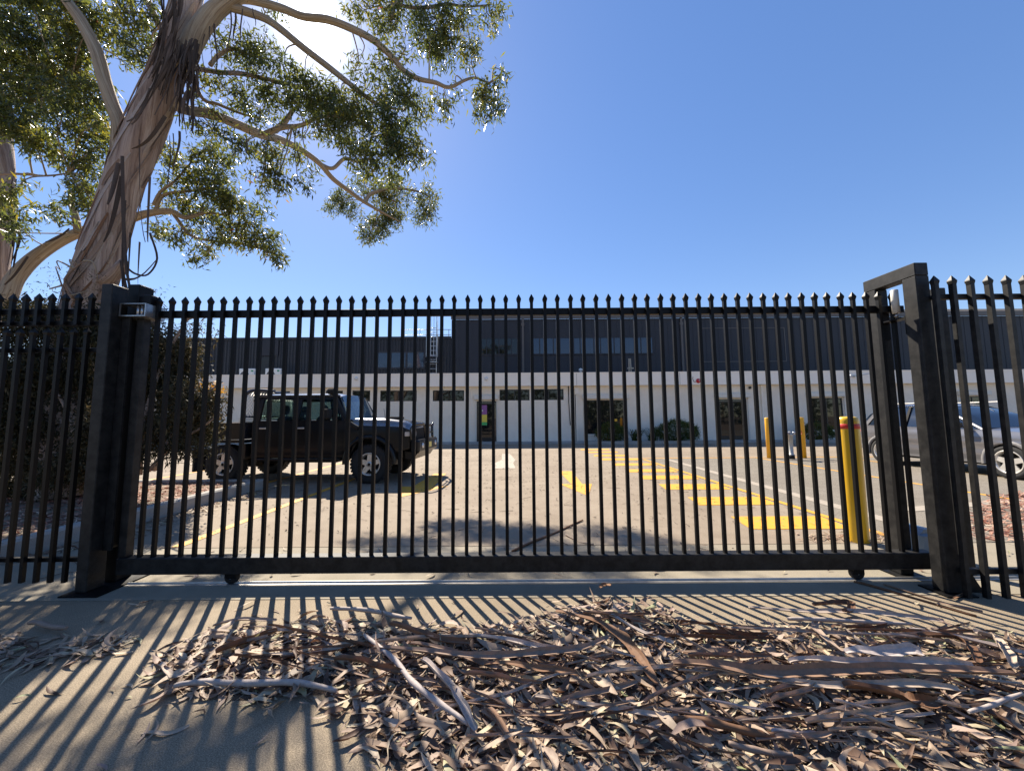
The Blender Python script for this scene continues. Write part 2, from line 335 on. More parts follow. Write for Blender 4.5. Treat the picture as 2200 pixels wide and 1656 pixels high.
M = dict(
    earth=mat('earth', (.12, .085, .055), .95, nz=(4, (.2, .15, .1), .2), bump=(30, .6, .02)),
    apron=concrete('apron_concrete', (.25, .20, .135), (.33, .265, .185), (.13, .10, .07), .5, .75, crack=0., spots=.6),
    strip=concrete('strip_concrete', (.25, .22, .165), (.31, .27, .205), (.16, .135, .095), .45, .4, crack=0.),
    slab=concrete('slab_concrete', (.25, .20, .146), (.31, .254, .19), (.16, .122, .086), .6, .5, spots=.75),
    agg=concrete('aggregate_paving', (.20, .175, .14), (.27, .24, .195), (.15, .125, .095), .35, 1.0, .008),
    kerb=concrete('kerb_concrete', (.34, .325, .30), (.42, .40, .365), (.19, .175, .15), .5, .4),
    path=concrete('path_concrete', (.33, .32, .31), (.40, .39, .37), (.2, .19, .17), .4, .3),
    black=mat('black_powdercoat', (.003, .003, .0035), .45, spec=.2, nz=(9, (.006, .006, .0065), .2), bump=(350, .08, .001)),
    black2=mat('black_powdercoat_scuffed', (.006, .006, .0065), .5, spec=.28, nz=(14, (.024, .023, .022), .13, 9), bump=(200, .15, .001)),
    galv=mat('galvanised', (.45, .46, .47), .35, .9, nz=(25, (.6, .61, .62), .2)),
    steel=mat('track_steel', (.30, .29, .28), .4, .7, nz=(12, (.5, .47, .43), .2)),
    nylon=mat('white_nylon', (.72, .70, .64), .45, nz=(20, (.6, .57, .5), .2)),
    rubber=mat('rubber', (.015, .015, .015), .8, bump=(80, .5, .004)),
    dark=mat('dark_underbody', (.012, .011, .010), .85),
    ypaint=None, yboll=mat('bollard_yellow', (.72, .43, .012), .32, spec=.5, nz=(5, (.66, .38, .010), .2), coat=.3),
    yboll2=mat('bollard_orange_yellow', (.82, .43, .02), .45, nz=(6, (.74, .37, .02), .2)),
    red=mat('red_band', (.55, .03, .02), .4), redcap=mat('red_cap', (.5, .02, .03), .35),
    pipe=mat('grey_pipe', (.36, .37, .36), .5, .3, nz=(12, (.46, .47, .45), .2)),
    render=concrete('white_render', (.80, .73, .61), (.87, .80, .69), (.60, .53, .43), .3, .10, .002, 0.),
    fascia=mat('white_fascia', (.88, .82, .72), .7, spec=.25, nz=(.8, (.90, .85, .77), .2)),
    shutter=mat('cream_shutter', (.68, .65, .58), .6),
    clad=mat('charcoal_cladding', (.016, .018, .024), .55, .0, nz=(.7, (.021, .023, .030), .2)),
    clad2=mat('charcoal_flat', (.016, .018, .026), .6, nz=(.7, (.021, .023, .032), .2)),
    trim=mat('brown_gutter', (.10, .088, .082), .5), timber=mat('timber', (.5, .42, .33), .8, nz=(14, (.35, .28, .2), .2)),
    capm=mat('capping_painted_sunlit', (.55, .45, .35), .6),  # sunlit roof edge put into the capping's pale warm colour
    frame=mat('black_frame', (.012, .012, .013), .35),
    wglass=glass_mat('dark_glass', (.008, .010, .011), .03), uglass=glass_mat('painted_sky_glass', (.018, .035, .07), .05, ior=1.6),  # upper panes: blue base colour paints in the sky's reflection
    white=mat('white_enamel', (.72, .72, .70), .4, nz=(6, (.64, .64, .62), .2)),
    fan=mat('fan_grille', (.09, .09, .09), .5), green=mat('green_label', (.05, .25, .15), .5),
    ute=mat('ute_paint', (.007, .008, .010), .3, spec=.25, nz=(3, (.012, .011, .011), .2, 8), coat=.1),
    ute_sheen=mat('ute_paint_sky_sheen', (.16, .165, .18), .22, .75, spec=.6, nz=(2, (.2, .2, .21), .2), coat=1.0),  # bonnet and roof: paler copy of the dark paint, sky reflection put in
    tube=mat('ute_tube', (.06, .065, .085), .22, .5, coat=.5), alloy=mat('alloy', (.74, .72, .67), .35, .55, nz=(20, (.6, .56, .5), .2)),
    cglass=glass_mat('car_glass', (.02, .03, .03), .02, .82), cdark=glass_mat('privacy_glass', (.012, .02, .035), .03, ior=1.8),
    wscreen=glass_mat('windscreen', (.10, .15, .19), .04, .2, ior=2.6),  # pale blue base and high index stand in for reflected sky
    seat=mat('seat', (.02, .02, .022), .8), lens=mat('lamp_lens', (.6, .6, .6), .12, .3), plate=mat('plate', (.72, .6, .18), .5),
    suv=mat('suv_paint', (.21, .205, .215), .28, .55, spec=.6, coat=.8), suvclad=mat('suv_cladding', (.17, .165, .165), .55),
    mirror=mat('mirror_black', (.01, .01, .011), .15, coat=.5), motor=mat('motor_housing', (.10, .16, .24), .4),
    orange=mat('orange_marker', (.85, .45, .03), .5), purple=mat('poster_purple', (.28, .10, .30), .4), pyel=mat('poster_yellow', (.75, .60, .07), .4), pgrn=mat('poster_green', (.06, .42, .12), .4),
    bark=bark_mat('gum_bark', (.15, .11, .09), (.33, .245, .20), (.48, .38, .32), (.60, .52, .45)),
    bark2=bark_mat('pale_limb_bark', (.19, .145, .10), (.36, .285, .20), (.47, .39, .285), (.56, .49, .38)),
    shag=attr_mat('hanging_bark', ((0, (.055, .042, .034)), (.5, (.12, .09, .075)), (1, (.24, .19, .155))), .85),
    leaf=attr_mat('gum_leaves', ((0, (.04, .052, .022)), (.4, (.075, .092, .034)), (.72, (.125, .135, .042)), (.92, (.20, .175, .045)), (1, (.27, .10, .05))), .36, .5, .6, tv=1.9),
    bush=attr_mat('bush_leaves', ((0, (.025, .028, .014)), (.5, (.055, .05, .026)), (.85, (.11, .09, .05)), (1, (.2, .16, .09))), .7, .2),
    ybush=attr_mat('yellow_leaves', ((0, (.5, .26, .02)), (1, (.75, .48, .05))), .6, .3),
    shrub=attr_mat('shrub_leaves', ((0, (.028, .05, .014)), (.6, (.065, .10, .024)), (1, (.20, .13, .04))), .5, .25),
    litter=attr_mat('dry_leaves', ((0, (.045, .022, .013)), (.14, (.13, .073, .046)), (.32, (.25, .172, .118)), (.5, (.385, .29, .20)), (.62, (.315, .22, .175)), (.82, (.50, .40, .28)), (.95, (.36, .32, .20)), (1, (.28, .30, .15))), .62, .12, .35),
    redlit=attr_mat('red_dry_leaves', ((0, (.16, .06, .04)), (.4, (.33, .15, .10)), (.75, (.48, .30, .22)), (1, (.6, .48, .36))), .7, .1),
    mulch=mat('mulch_painted_shade', (.05, .032, .02), .95, nz=(40, (.13, .085, .055), .2), bump=(90, 1.0, .02)),  # mulch darkened to paint shade into the gaps of the drift
    strip_bark=attr_mat('fallen_bark', ((0, (.07, .032, .018)), (.3, (.20, .11, .062)), (.6, (.27, .195, .15)), (.8, (.38, .30, .23)), (1, (.40, .35, .33))), .7),
)
def paint_mat(name, c, c2):
    m = bpy.data.materials.new(name); m.use_nodes = True; n = m.node_tree.nodes; l = m.node_tree.links
    b = n['Principled BSDF']; b.inputs['Roughness'].default_value = .7
    g = n.new('ShaderNodeNewGeometry'); t = n.new('ShaderNodeTexNoise'); t.inputs['Scale'].default_value = 9; t.inputs['Detail'].default_value = 9; t.inputs['Roughness'].default_value = .75
    l.new(g.outputs['Position'], t.inputs['Vector'])
    r = n.new('ShaderNodeValToRGB'); r.color_ramp.elements[0].position = .38; r.color_ramp.elements[1].position = .46
    r.color_ramp.elements[0].color = (*c2, 1); r.color_ramp.elements[1].color = (*c, 1); l.new(t.outputs['Fac'], r.inputs['Fac']); l.new(r.outputs['Color'], b.inputs['Base Color'])
    return m
M['ypaint'] = paint_mat('yellow_line_paint', (.62, .30, .02), (.40, .25, .09))
M['wpaint'] = paint_mat('worn_white_paint', (.33, .285, .225), (.27, .225, .17))
# ================================================================== the ground
struct('ground', MB().box(-1500, 1500, -1500, 1500, -1.0, -.06), M['earth'])
apron = struct('driveway_apron', MB().box(-12, 14, -10, 2.955, -.08, -.014), M['kerb'])
struct('slab', MB().box(-11.9, 13.9, -9.9, 2.948, -.05, 0.0), M['apron'], apron)
strip = struct('gate_strip', MB().box(-12, 14, 2.956, 4.11, -.08, -.013), M['kerb'])
for xa, xb in ((-11.9, -4.9), (-4.89, 5.2), (5.21, 13.9)):
    struct('slab', MB().box(xa, xb, 2.96, 4.105, -.05, .0), M['strip'], strip)
park = struct('car_park', MB().box(-40, 60, 4.112, 20.4, -.08, -.016), M['earth'])
ys = [4.12, 8.74, 10.08, 12.04, 14.6, 19.62]
for k in range(5):
    for xa, xb in ((-40, -12.01), (-12, -5.0), (-4.985, 4.14)):
        struct('slab', MB().box(xa, xb, ys[k], ys[k + 1] - .012, -.05, 0.0), M['slab'], park)
struct('slab', MB().box(4.155, 60, 12.55, 19.608, -.05, 0.0), M['slab'], park)
struct('aggregate_paving', MB().box(4.155, 60, 4.12, 12.54, -.05, .001), M['agg'], park)
# painted markings, each its own sheet
def sheet(poly, z=.005): return MB().add([(x, y, z) for x, y in poly], [tuple(range(len(poly)))])
for k, y in enumerate((4.92, 6.17, 7.42, 8.58, 9.66, 10.93, 12.3, 13.5, 14.85, 16.1)):
    t = .29 if k < 3 else .27
    sheet([(2.86, y - t), (4.08, y - t - .01), (4.15, y + t - .01), (2.95, y + t)]).build('hatch_bar', M['ypaint'], park)
sheet([(4.17, 4.25), (4.27, 4.25), (4.27, 12.2), (4.17, 12.2)], .0055).build('edge_line', M['ypaint'], park)
sheet([(4.2, 12.44), (30, 12.44), (30, 12.54), (4.2, 12.54)], .006).build('bay_line', M['ypaint'], park)
sheet([(1.17, 9.66), (1.50, 9.66), (1.42, 7.8), (1.62, 7.8), (1.31, 6.6), (.96, 7.8), (1.2, 7.8)]).build('arrow_marking', M['ypaint'], park)
sheet([(-1.97, 6.60), (-1.28, 7.64), (-1.58, 7.62), (-1.64, 9.4), (-1.93, 9.4), (-2.0, 7.62), (-2.3, 7.66)]).build('arrow_marking', M['ypaint'], park)
sheet([(-3.66, 4.14), (-3.55, 4.14), (-3.55, 13.2), (-3.66, 13.2)]).build('bay_line', M['ypaint'], park)
sheet([(-5.36, 7.9), (-5.25, 7.9), (-5.25, 13.2), (-5.36, 13.2)]).build('bay_line', M['ypaint'], park)
sheet([(-8.36, 7.9), (-8.25, 7.9), (-8.25, 13.2), (-8.36, 13.2)]).build('bay_line', M['ypaint'], park)
sheet([(-.5, 10.25), (.08, 10.25), (.02, 11.5), (.1, 12.3), (-.1, 14.4), (-.4, 14.4), (-.35, 12.4), (-.56, 11.4)]).build('worn_patch', M['wpaint'], park)
sheet([(4.72, 4.4), (4.95, 4.4), (5.05, 12.4), (4.88, 12.4)]).build('worn_stripe', M['wpaint'], park)
for x in (8.0, 10.7, 13.4):
    sheet([(x - .05, 5.6), (x + .05, 5.6), (x + .05, 12.4), (x - .05, 12.4)]).build('bay_line', M['ypaint'], park)
sheet([(5.6, 5.4), (16, 7.6), (16, 7.85), (5.6, 5.62)], .0065).build('worn_stripe', M['wpaint'], park)
# foot path and garden kerb along the building
fp = struct('footpath', MB().box(-40, 60, 19.62, 20.5, -.05, .10), M['path'])
gb = struct('planter_bed', MB().box(3.9, 10.4, 19.16, 19.62, -.05, .14), M['earth'])
MB().box(3.8, 10.5, 19.04, 19.16, -.05, .16, .02).build('kerb', M['kerb'], gb)
gb2 = struct('planter_bed', MB().box(14.2, 19.4, 19.16, 19.62, -.05, .14), M['earth'])
MB().box(14.1, 19.5, 19.04, 19.16, -.05, .16, .02).build('kerb', M['kerb'], gb2)
# raised garden bed on the left with its concrete kerb
bed = struct('garden_bed', MB().box(-16, -5.06, 3.78, 7.42, -.05, .15), M['earth'])
MB().box(-5.06, -4.91, 3.62, 7.57, -.05, .19, .025).build('kerb', M['kerb'], bed)
MB().box(-16, -5.065, 3.62, 3.775, -.05, .185, .025).build('kerb', M['kerb'], bed)
MB().box(-16, -5.065, 7.425, 7.57, -.05, .185, .025).build('kerb', M['kerb'], bed)
# ================================================================== sliding gate
def picket_mesh(z0, z1, w=.027, tip=.072, tw=.043, name='picket'):
    h = w / 2; b = MB().box(-h, h, -h, h, z0, z1 - tip + .008)
    t = MB(); zt = z1 - tip
    rows = [(w * .56, zt), (tw * .5, zt + tip * .36), (tw * .46, zt + tip * .46), (.0016, z1)]
    vs = []
    for r, z in rows: vs += [(-r, -r * .8, z), (r, -r * .8, z), (r, r * .8, z), (-r, r * .8, z)]
    fs = [(3, 2, 1, 0)]
    for i in range(3):
        for j in range(4): fs.append((i * 4 + j, i * 4 + (j + 1) % 4, i * 4 + 4 + (j + 1) % 4, i * 4 + 4 + j))
    fs.append((12, 13, 14, 15)); t.add(vs, fs)
    return b, t
def picket_row(parent, xs, dy, z0, z1, m, **kw):
    b, t = picket_mesh(z0, z1, **kw); mb_, mt = b.mesh('picket', m), t.mesh('spear_tip', m)
    for x in xs:
        o = bpy.data.objects.new('picket', mb_); COL.objects.link(o); o.parent = parent
        o.location = (x - parent.location.x, dy - parent.location.y, 0)
        o.rotation_euler = (random.uniform(-.0012, .0012), random.uniform(-.0012, .0012), random.uniform(-.02, .02))
        c = bpy.data.objects.new('spear_tip', mt); COL.objects.link(c); c.parent = o
GY = 3.22
gate = thing('sliding_gate', 'long black steel sliding gate with spear topped pickets across the driveway', 'gate', (0, GY, 0))
picket_row(gate, [-3.103 + .11315 * i for i in range(58)], GY, .225, 2.438, M['black'])
MB().box(-3.26, 3.47, GY + .015, GY + .055, 2.257, 2.318, .004).build('top_rail', M['black'], gate)
MB().box(-3.26, 3.47, GY - .04, GY + .06, .094, .226, .006).build('bottom_beam', M['black2'], gate)
MB().box(-3.26, -3.195, GY - .03, GY + .035, .227, 2.256, .004).build('end_stile', M['black2'], gate)
for x in (-2.335, 2.85):
    w = MB().lathe([(.0, -.02), (.052, -.02), (.056, -.012), (.048, -.004), (.048, .004), (.056, .012), (.052, .02), (.0, .02)], (x, GY + .015, .058), 'y', 20).build('wheel', M['dark'], gate)
    MB().lathe([(0, -.024), (.014, -.024), (.014, .024), (0, .024)], (x, GY + .015, .058), 'y', 10).build('axle_bolt', M['galv'], w)
    MB().box(x - .045, x + .045, GY - .012, GY - .006, .05, .094).box(x - .045, x + .045, GY + .036, GY + .042, .05, .094).build('wheel_bracket', M['black'], gate)
tr = MB().prism([(-.035, .0), (.035, .0), (.035, .004), (.009, .004), (.004, .017), (-.004, .017), (-.009, .004), (-.035, .004)], -3.2, 9.0, 'x')
tr.v = [(x, y + GY + .015, z) for x, y, z in tr.v]
single('gate_track', tr, M['steel'], 'thin steel ground track that the sliding gate rolls on', 'track')
# guide frame on the right with its white rollers
gf = thing('guide_frame', 'black square tube goalpost frame guiding the right end of the gate', 'gate frame', (3.335, 3.23, 0))
for y0 in (2.95, 3.29):
    p = MB().box(3.28, 3.39, y0, y0 + .11, .012, 2.482, .005).build('post', M['black2'], gf)
    MB().box(3.22, 3.45, y0 - .05, y0 + .16, .0, .012).build('base_plate', M['black'], p)
MB().box(3.28, 3.39, 2.95, 3.40, 2.483, 2.59, .005).build('crossbeam', M['black2'], gf)
for y0, r, z0, z1 in ((3.155, .026, 2.225, 2.43), (3.31, .023, 2.275, 2.43)):
    rl = MB().lathe([(0, z0), (r, z0), (r, z1 - .004), (r - .004, z1), (0, z1)], (3.31, y0, 0), 'z', 18).build('roller', M['nylon'], gf)
    MB().cyl((3.31, y0, z0 - .05), (3.31, y0, z0), .009, n=8).lathe([(.011, z0 - .03), (.018, z0 - .03), (.018, z0 - .016), (.011, z0 - .016)], (3.31, y0, 0), 'z', 6).build('roller_bolt', M['galv'], rl)
MB().box(3.285, 3.375, 3.062, 3.288, 2.165, 2.175).box(3.285, 3.375, 3.062, 3.07, 2.02, 2.164).box(3.285, 3.375, 3.28, 3.288, 2.02, 2.164).build('roller_bracket', M['black'], gf)
MB().prism([(3.40, .0), (3.40, .34), (3.60, .0)], 2.99, 3.0, 'y').build('gusset', M['black2'], gf)
# catch post on the left
cp = thing('catch_post', 'thick black steel post with receiver channel catching the left end of the gate', 'gate post', (-3.39, 3.15, 0))
MB().box(-3.445, -3.352, 3.06, 3.2, .012, 2.50, .005).build('post', M['black2'], cp)
MB().box(-3.50, -3.20, 3.0, 3.46, .0, .011).build('base_plate', M['black'], cp)
MB().box(-3.44, -3.33, 3.262, 3.40, .012, 2.57, .005).build('rear_post', M['black'], cp)
MB().box(-3.345, -3.275, 3.15, 3.166, .3, 2.25).build('channel_side', M['black2'], cp)
MB().box(-3.345, -3.275, 3.276, 3.292, .3, 2.46).build('channel_side', M['black2'], cp)
MB().box(-3.351, -3.335, 3.167, 3.275, .3, 2.25).build('channel_back', M['black'], cp)
cb = MB()
for z0, z1 in ((2.238, 2.246), (2.345, 2.350)): cb.box(-3.345, -3.12, 3.12, 3.30, z0, z1)
cb.box(-3.128, -3.12, 3.12, 3.30, 2.247, 2.344); cb.box(-3.345, -3.337, 3.12, 3.128, 2.247, 2.344)
cb.box(-3.345, -3.129, 3.292, 3.30, 2.247, 2.344)
cbo = cb.build('catch_box', M['galv'], cp)
for dx in (0, .035): MB().cyl((-3.22 + dx, 3.16, 2.247), (-3.22 + dx, 3.16, 2.337), .012, n=10).build('guide_pin', M['galv'], cbo)
MB().box(-3.20, -3.13, 3.17, 3.25, 2.352, 2.44, .004).build('bumper_block', M['black'], cp)
# fences
fl = thing('picket_fence', 'black spear topped steel fence panel with raised topper left of the gate', 'fence', (-4.2, 3.1, 0))
xs = [-3.5735 - .1132 * i for i in range(16)]
picket_row(fl, xs, 3.1, .075, 2.14, M['black'])
MB().box(-5.4, -3.45, 3.115, 3.152, 1.931, 1.966, .003).build('rail', M['black'], fl)
MB().box(-5.4, -3.45, 3.115, 3.152, .225, .258, .003).build('rail', M['black'], fl)
picket_row(fl, [-3.512 - .111 * i for i in range(17)], 3.06, 2.15, 2.42, M['black'])
MB().box(-5.4, -3.45, 3.074, 3.098, 2.242, 2.292, .003).build('topper_rail', M['black'], fl)
MB().box(-5.4, -3.45, 3.074, 3.098, 2.143, 2.185, .003).build('topper_rail', M['black'], fl)
MB().box(-5.48, -5.41, 3.06, 3.14, 0, 2.4, .004).build('post', M['black'], fl)
fr = thing('picket_fence', 'black spear topped steel fence panel right of the guide frame', 'fence', (3.9, 2.9, 0))
picket_row(fr, [3.366 + .1427 * i for i in range(12)], 2.9, .0, 2.458, M['black2'], w=.032, tip=.075, tw=.046)
for z0 in (2.275, .16): MB().box(3.39, 5.0, 2.917, 2.957, z0, z0 + .04, .003).build('rail', M['black2'], fr)
# short return from the guide frame to the fence corner
fx = thing('fence_return', 'short black picket return joining the guide frame to the right fence', 'fence', (3.40, 3.1, 0))
for z0 in (2.24, .16):
    rl = MB().tube([(3.392, 3.0, z0 + .02), (3.47, 3.1, z0 + .02), (3.62, 3.22, z0 + .02)], .02, 4, smooth=False).build('rail', M['black2'], fx)
    MB().lathe([(0, 0), (.012, 0), (.012, .012), (0, .012)], (3.42, 3.03, z0 + .046), 'z', 6).build('bolt', M['galv'], rl)
picket_row(fx, [3.50], 3.12, .03, 2.44, M['black2'])
picket_row(fx, [3.60], 3.19, .03, 2.42, M['black2'])
MB().box(3.84, 3.93, 3.30, 3.39, 0, 2.50, .005).build('post', M['black2'], fx)
single('gate_motor', MB().box(3.93, 4.13, 3.72, 3.98, 0, .21, .02).prism([(3.95, .211), (4.11, .211), (4.07, .25), (3.99, .25)], 3.74, 3.96, 'y'), M['motor'], 'small blue grey gate motor housing on the ground behind the guide frame', 'motor')
# ================================================================== bollards and standpipe
bN = thing('bollard', 'big glossy yellow bollard with a red band beside the gate', 'bollard', (3.735, 4.19, 0), 0, 'yellow bollards')
MB().lathe([(.0995, -.01), (.0995, 1.29), (.096, 1.318), (.085, 1.333), (.06, 1.342), (0, 1.345)], (3.735, 4.19, 0), 'z', 40).build('post', M['yboll'], bN)
MB().lathe([(.0997, 1.208), (.1012, 1.209), (.1012, 1.262), (.0997, 1.263)], (3.735, 4.19, 0), 'z', 40).build('red_band', M['red'], bN)
for x, lb in ((8.36, 'slim orange yellow bollard standing left of the grey standpipe'), (9.43, 'slim orange yellow bollard standing right of the grey standpipe')):
    single('bollard', MB().lathe([(0, 0), (.092, 0), (.092, 1.29), (.087, 1.305), (.07, 1.312), (0, 1.315)], (x, 12.3, 0), 'z', 28), M['yboll2'], lb, 'bollard', 'yellow bollards')
sp = thing('standpipe', 'grey fire standpipe with two red capped outlets between slim bollards', 'standpipe', (8.87, 12.05, 0))
MB().lathe([(0, .0), (.085, .0), (.085, .14), (.075, .15), (.062, .16), (.062, .74), (.09, .75), (.09, .79), (.05, .80), (.05, .86), (0, .87)], (8.87, 12.05, 0), 'z', 20).build('riser', M['pipe'], sp)
MB().lathe([(.0855, .012), (.088, .012), (.088, .13), (.0855, .13)], (8.87, 12.05, 0), 'z', 20).build('base_sleeve', M['dark'], sp)
for s in (-1, 1):
    a = MB().cyl((8.87 + s * .05, 12.02, .82), (8.87 + s * .17, 11.98, .82), .04, n=12).build('outlet', M['galv'], sp)
    MB().cyl((8.87 + s * .171, 11.98, .82), (8.87 + s * .24, 11.96, .80), .058, n=12).build('red_cap', M['redcap'], a)
hw = MB().tube([(8.87 + .26 + .07 * math.cos(t), 11.97 + .01, .83 + .07 * math.sin(t)) for t in np.linspace(0, 2 * math.pi, 16, endpoint=False)], .009, 6, closed=True)
hw.build('hand_wheel', M['redcap'], sp)
# ================================================================== the building
BY = 20.5
bld = thing('building', 'long white rendered single storey frontage with charcoal metal clad upper floor', 'building', (0, BY, 0))
ops = [(-10.23, -9.29, 2.33, 2.92, 'w', 1), (-8.77, -7.79, 2.33, 2.92, 'w', 1), (-7.24, -5.23, 2.32, 2.91, 'w', 2), (-4.35, -2.63, 2.31, 2.90, 'w', 2),
       (-1.94, -.86, .10, 2.29, 'd', 1), (-.69, .96, 2.32, 2.92, 'w', 2), (1.20, 2.83, 2.33, 2.93, 'w', 2), (3.90, 6.21, .46, 2.31, 'b', 3),
       (11.24, 12.84, .10, 2.31, 'd', 2), (16.35, 18.10, .60, 2.34, 'b', 2), (24.6, 25.9, .6, 2.38, 'b', 2), (-14.2, -12.2, 2.32, 2.91, 'w', 2)]
def wall(x0, x1, z0, z1, openings, y0, y1):
    m = MB(); X = sorted({x0, x1, *[o[0] for o in openings], *[o[1] for o in openings]}); Z = sorted({z0, z1, *[o[2] for o in openings], *[o[3] for o in openings]})
    X = [x for x in X if x0 <= x <= x1]; Z = [z for z in Z if z0 <= z <= z1]
    def solid(i, j):
        if i < 0 or j < 0 or i >= len(X) - 1 or j >= len(Z) - 1: return False
        cx, cz = (X[i] + X[i + 1]) / 2, (Z[j] + Z[j + 1]) / 2
        return not any(o[0] < cx < o[1] and o[2] < cz < o[3] for o in openings)
    for i in range(len(X) - 1):
        for j in range(len(Z) - 1):
            if not solid(i, j): continue
            a, b, c, d = X[i], X[i + 1], Z[j], Z[j + 1]
            m.add([(a, y0, c), (b, y0, c), (b, y0, d), (a, y0, d)], [(0, 1, 2, 3)]); m.add([(a, y1, c), (b, y1, c), (b, y1, d), (a, y1, d)], [(3, 2, 1, 0)])
            if not solid(i - 1, j): m.add([(a, y0, c), (a, y1, c), (a, y1, d), (a, y0, d)], [(3, 2, 1, 0)])
            if not solid(i + 1, j): m.add([(b, y0, c), (b, y1, c), (b, y1, d), (b, y0, d)], [(0, 1, 2, 3)])
            if not solid(i, j - 1): m.add([(a, y0, c), (b, y0, c), (b, y1, c), (a, y1, c)], [(3, 2, 1, 0)])
            if not solid(i, j + 1): m.add([(a, y0, d), (b, y0, d), (b, y1, d), (a, y1, d)], [(0, 1, 2, 3)])
    return m
wall(-32, 45, .08, 3.30, ops, BY, BY + .22).build('wall', M['render'], bld)
fa = MB().box(-32.2, 45.2, BY - .30, BY + .24, 3.09, 3.76).build('fascia', M['fascia'], bld)
MB().box(-32.2, 45.2, BY - .32, BY + .3, 3.761, 3.81).build('capping', M['fascia'], fa)
MB().box(-32.2, 45.2, BY + .301, 24.7, 3.30, 3.5).build('flat_roof', M['path'], bld)
for x in (-8.0, -2.55, 3.5, 9.1, 14.6, 20.2): MB().box(x, x + .02, BY - .304, BY - .3005, 3.10, 3.76).build('joint_strip', M['path'], fa)
for (a, b, c, d, k, n) in ops:
    if k in 'wb':
        w = MB(); t = .05
        w.box(a, b, BY + .04, BY + .10, c, c + t); w.box(a, b, BY + .04, BY + .10, d - t, d)
        for i in range(n + 1):
            x = a + (b - a - t) * i / n; w.box(x, x + t, BY + .045, BY + .095, c + t, d - t)
        wo = w.build('window', M['frame'], bld)
        for i in range(n):
            xa = a + (b - a - t) * i / n + t; xb = a + (b - a - t) * (i + 1) / n
            MB().box(xa, xb, BY + .065, BY + .075, c + t, d - t).build('pane', M['wglass'], wo)
        if k == 'b':
            MB().box(a - .05, b + .05, BY - .05, BY + .12, c - .06, c - .002).build('sill', M['render'], wo)
    else:
        w = MB(); t = .07
        w.box(a, a + t, BY + .03, BY + .11, c, d); w.box(b - t, b, BY + .03, BY + .11, c, d); w.box(a + t, b - t, BY + .03, BY + .11, d - t, d)
        do = w.build('door', M['frame'], bld)
        for i in range(n):
            xa = a + t + (b - a - 2 * t) * i / n; xb = a + t + (b - a - 2 * t) * (i + 1) / n
            lf = MB().box(xa + .005, xb - .005, BY + .05, BY + .09, c + .01, c + .22).box(xa + .005, xa + .09, BY + .05, BY + .09, c + .22, d - t - .005).box(xb - .09, xb - .005, BY + .05, BY + .09, c + .22, d - t - .005).box(xa + .09, xb - .09, BY + .05, BY + .09, d - t - .1, d - t - .005)
            lf.build('door_leaf', M['frame'], do)
            MB().box(xa + .09, xb - .09, BY + .065, BY + .075, c + .22, d - t - .1).build('pane', M['wglass'], do)
        MB().tube([(b - .2, BY + .03, c + .85), (b - .2, BY - .02, c + .87), (b - .2, BY - .02, c + 1.15), (b - .2, BY + .03, c + 1.17)], .014, 8).build('handle', M['galv'], do)
        if a < 0:
            po = MB().box(a + .17, a + .56, BY + .056, BY + .063, 1.56, 2.08).build('poster', M['purple'], do)
            MB().box(a + .17, a + .56, BY + .056, BY + .063, 1.15, 1.558).build('poster_panel', M['pyel'], po)
            MB().box(a + .17, a + .56, BY + .056, BY + .063, .98, 1.148).build('poster_panel', M['pgrn'], po)
            MB().lathe([(0, -.004), (.05, -.004), (.05, 0), (0, 0)], (a + .30, BY + .0555, 1.78), 'y', 16).build('poster_dot', M['white'], po)
for x0, x1, z0, z1 in ((-2.07, -.76, 2.37, 2.60), (3.83, 6.37, 2.36, 2.60), (11.12, 12.98, 2.38, 2.61), (16.2, 18.25, 2.40, 2.63), (24.4, 26.1, 2.42, 2.66)):
    s = MB().box(x0, x1, BY - .19, BY - .002, z0, z1, .02).build('shutter_box', M['shutter'], bld)
    for x in (x0 + .06, x1 - .1): MB().box(x, x + .045, BY - .05, BY - .003, .14 if x0 > 7 or x0 < 0 else .42, z0 - .002).build('shutter_guide', M['shutter'], s)
# things on the wall
dp = MB().box(3.42, 3.62, BY - .16, BY - .003, 2.62, 2.98, .01).box(3.48, 3.56, BY - .10, BY - .02, .1, 2.618).build('downpipe', M['render'], bld)
MB().box(3.44, 3.465, BY - .03, BY - .002, .1, 2.61).build('conduit', M['frame'], bld)
MB().tube([(3.10, BY - .03, 3.08), (3.10, BY - .03, 2.2), (3.16, BY - .03, .95)], .022, 8).build('conduit', M['frame'], bld)
MB().box(13.62, 13.72, BY - .10, BY - .003, .1, 3.08).build('downpipe', M['render'], bld)
MB().box(13.0, 13.1, BY - .09, BY - .003, 2.86, 3.0).build('sensor', M['frame'], bld)
FY = BY - .30
for x, z in ((-8.45, 3.55), (-1.40, 3.49)):
    MB().lathe([(0, -.09), (.05, -.085), (.09, -.05), (.11, 0)], (x, FY - .002, z), 'y', 18).build('dome_light', M['white'], bld)
MB().box(1.02, 1.16, FY - .1, FY - .002, 3.42, 3.56).build('sensor', M['frame'], bld)
bell = MB().lathe([(0, -.1), (.05, -.1), (.11, -.06), (.125, -.01), (.125, 0)], (10.1, FY - .002, 3.30), 'y', 20).build('alarm_bell', M['redcap'], bld)
MB().tube([(9.82, FY - .01, 3.52), (9.8, FY - .01, 3.40), (9.86, FY - .01, 3.26), (9.97, FY - .01, 3.24)], .012, 6).build('bell_cable', M['frame'], bell)
MB().lathe([(0, -.13), (.03, -.13), (.03, -.1), (0, -.1)], (10.1, FY, 3.30), 'y', 10).build('bell_boss', M['galv'], bell)
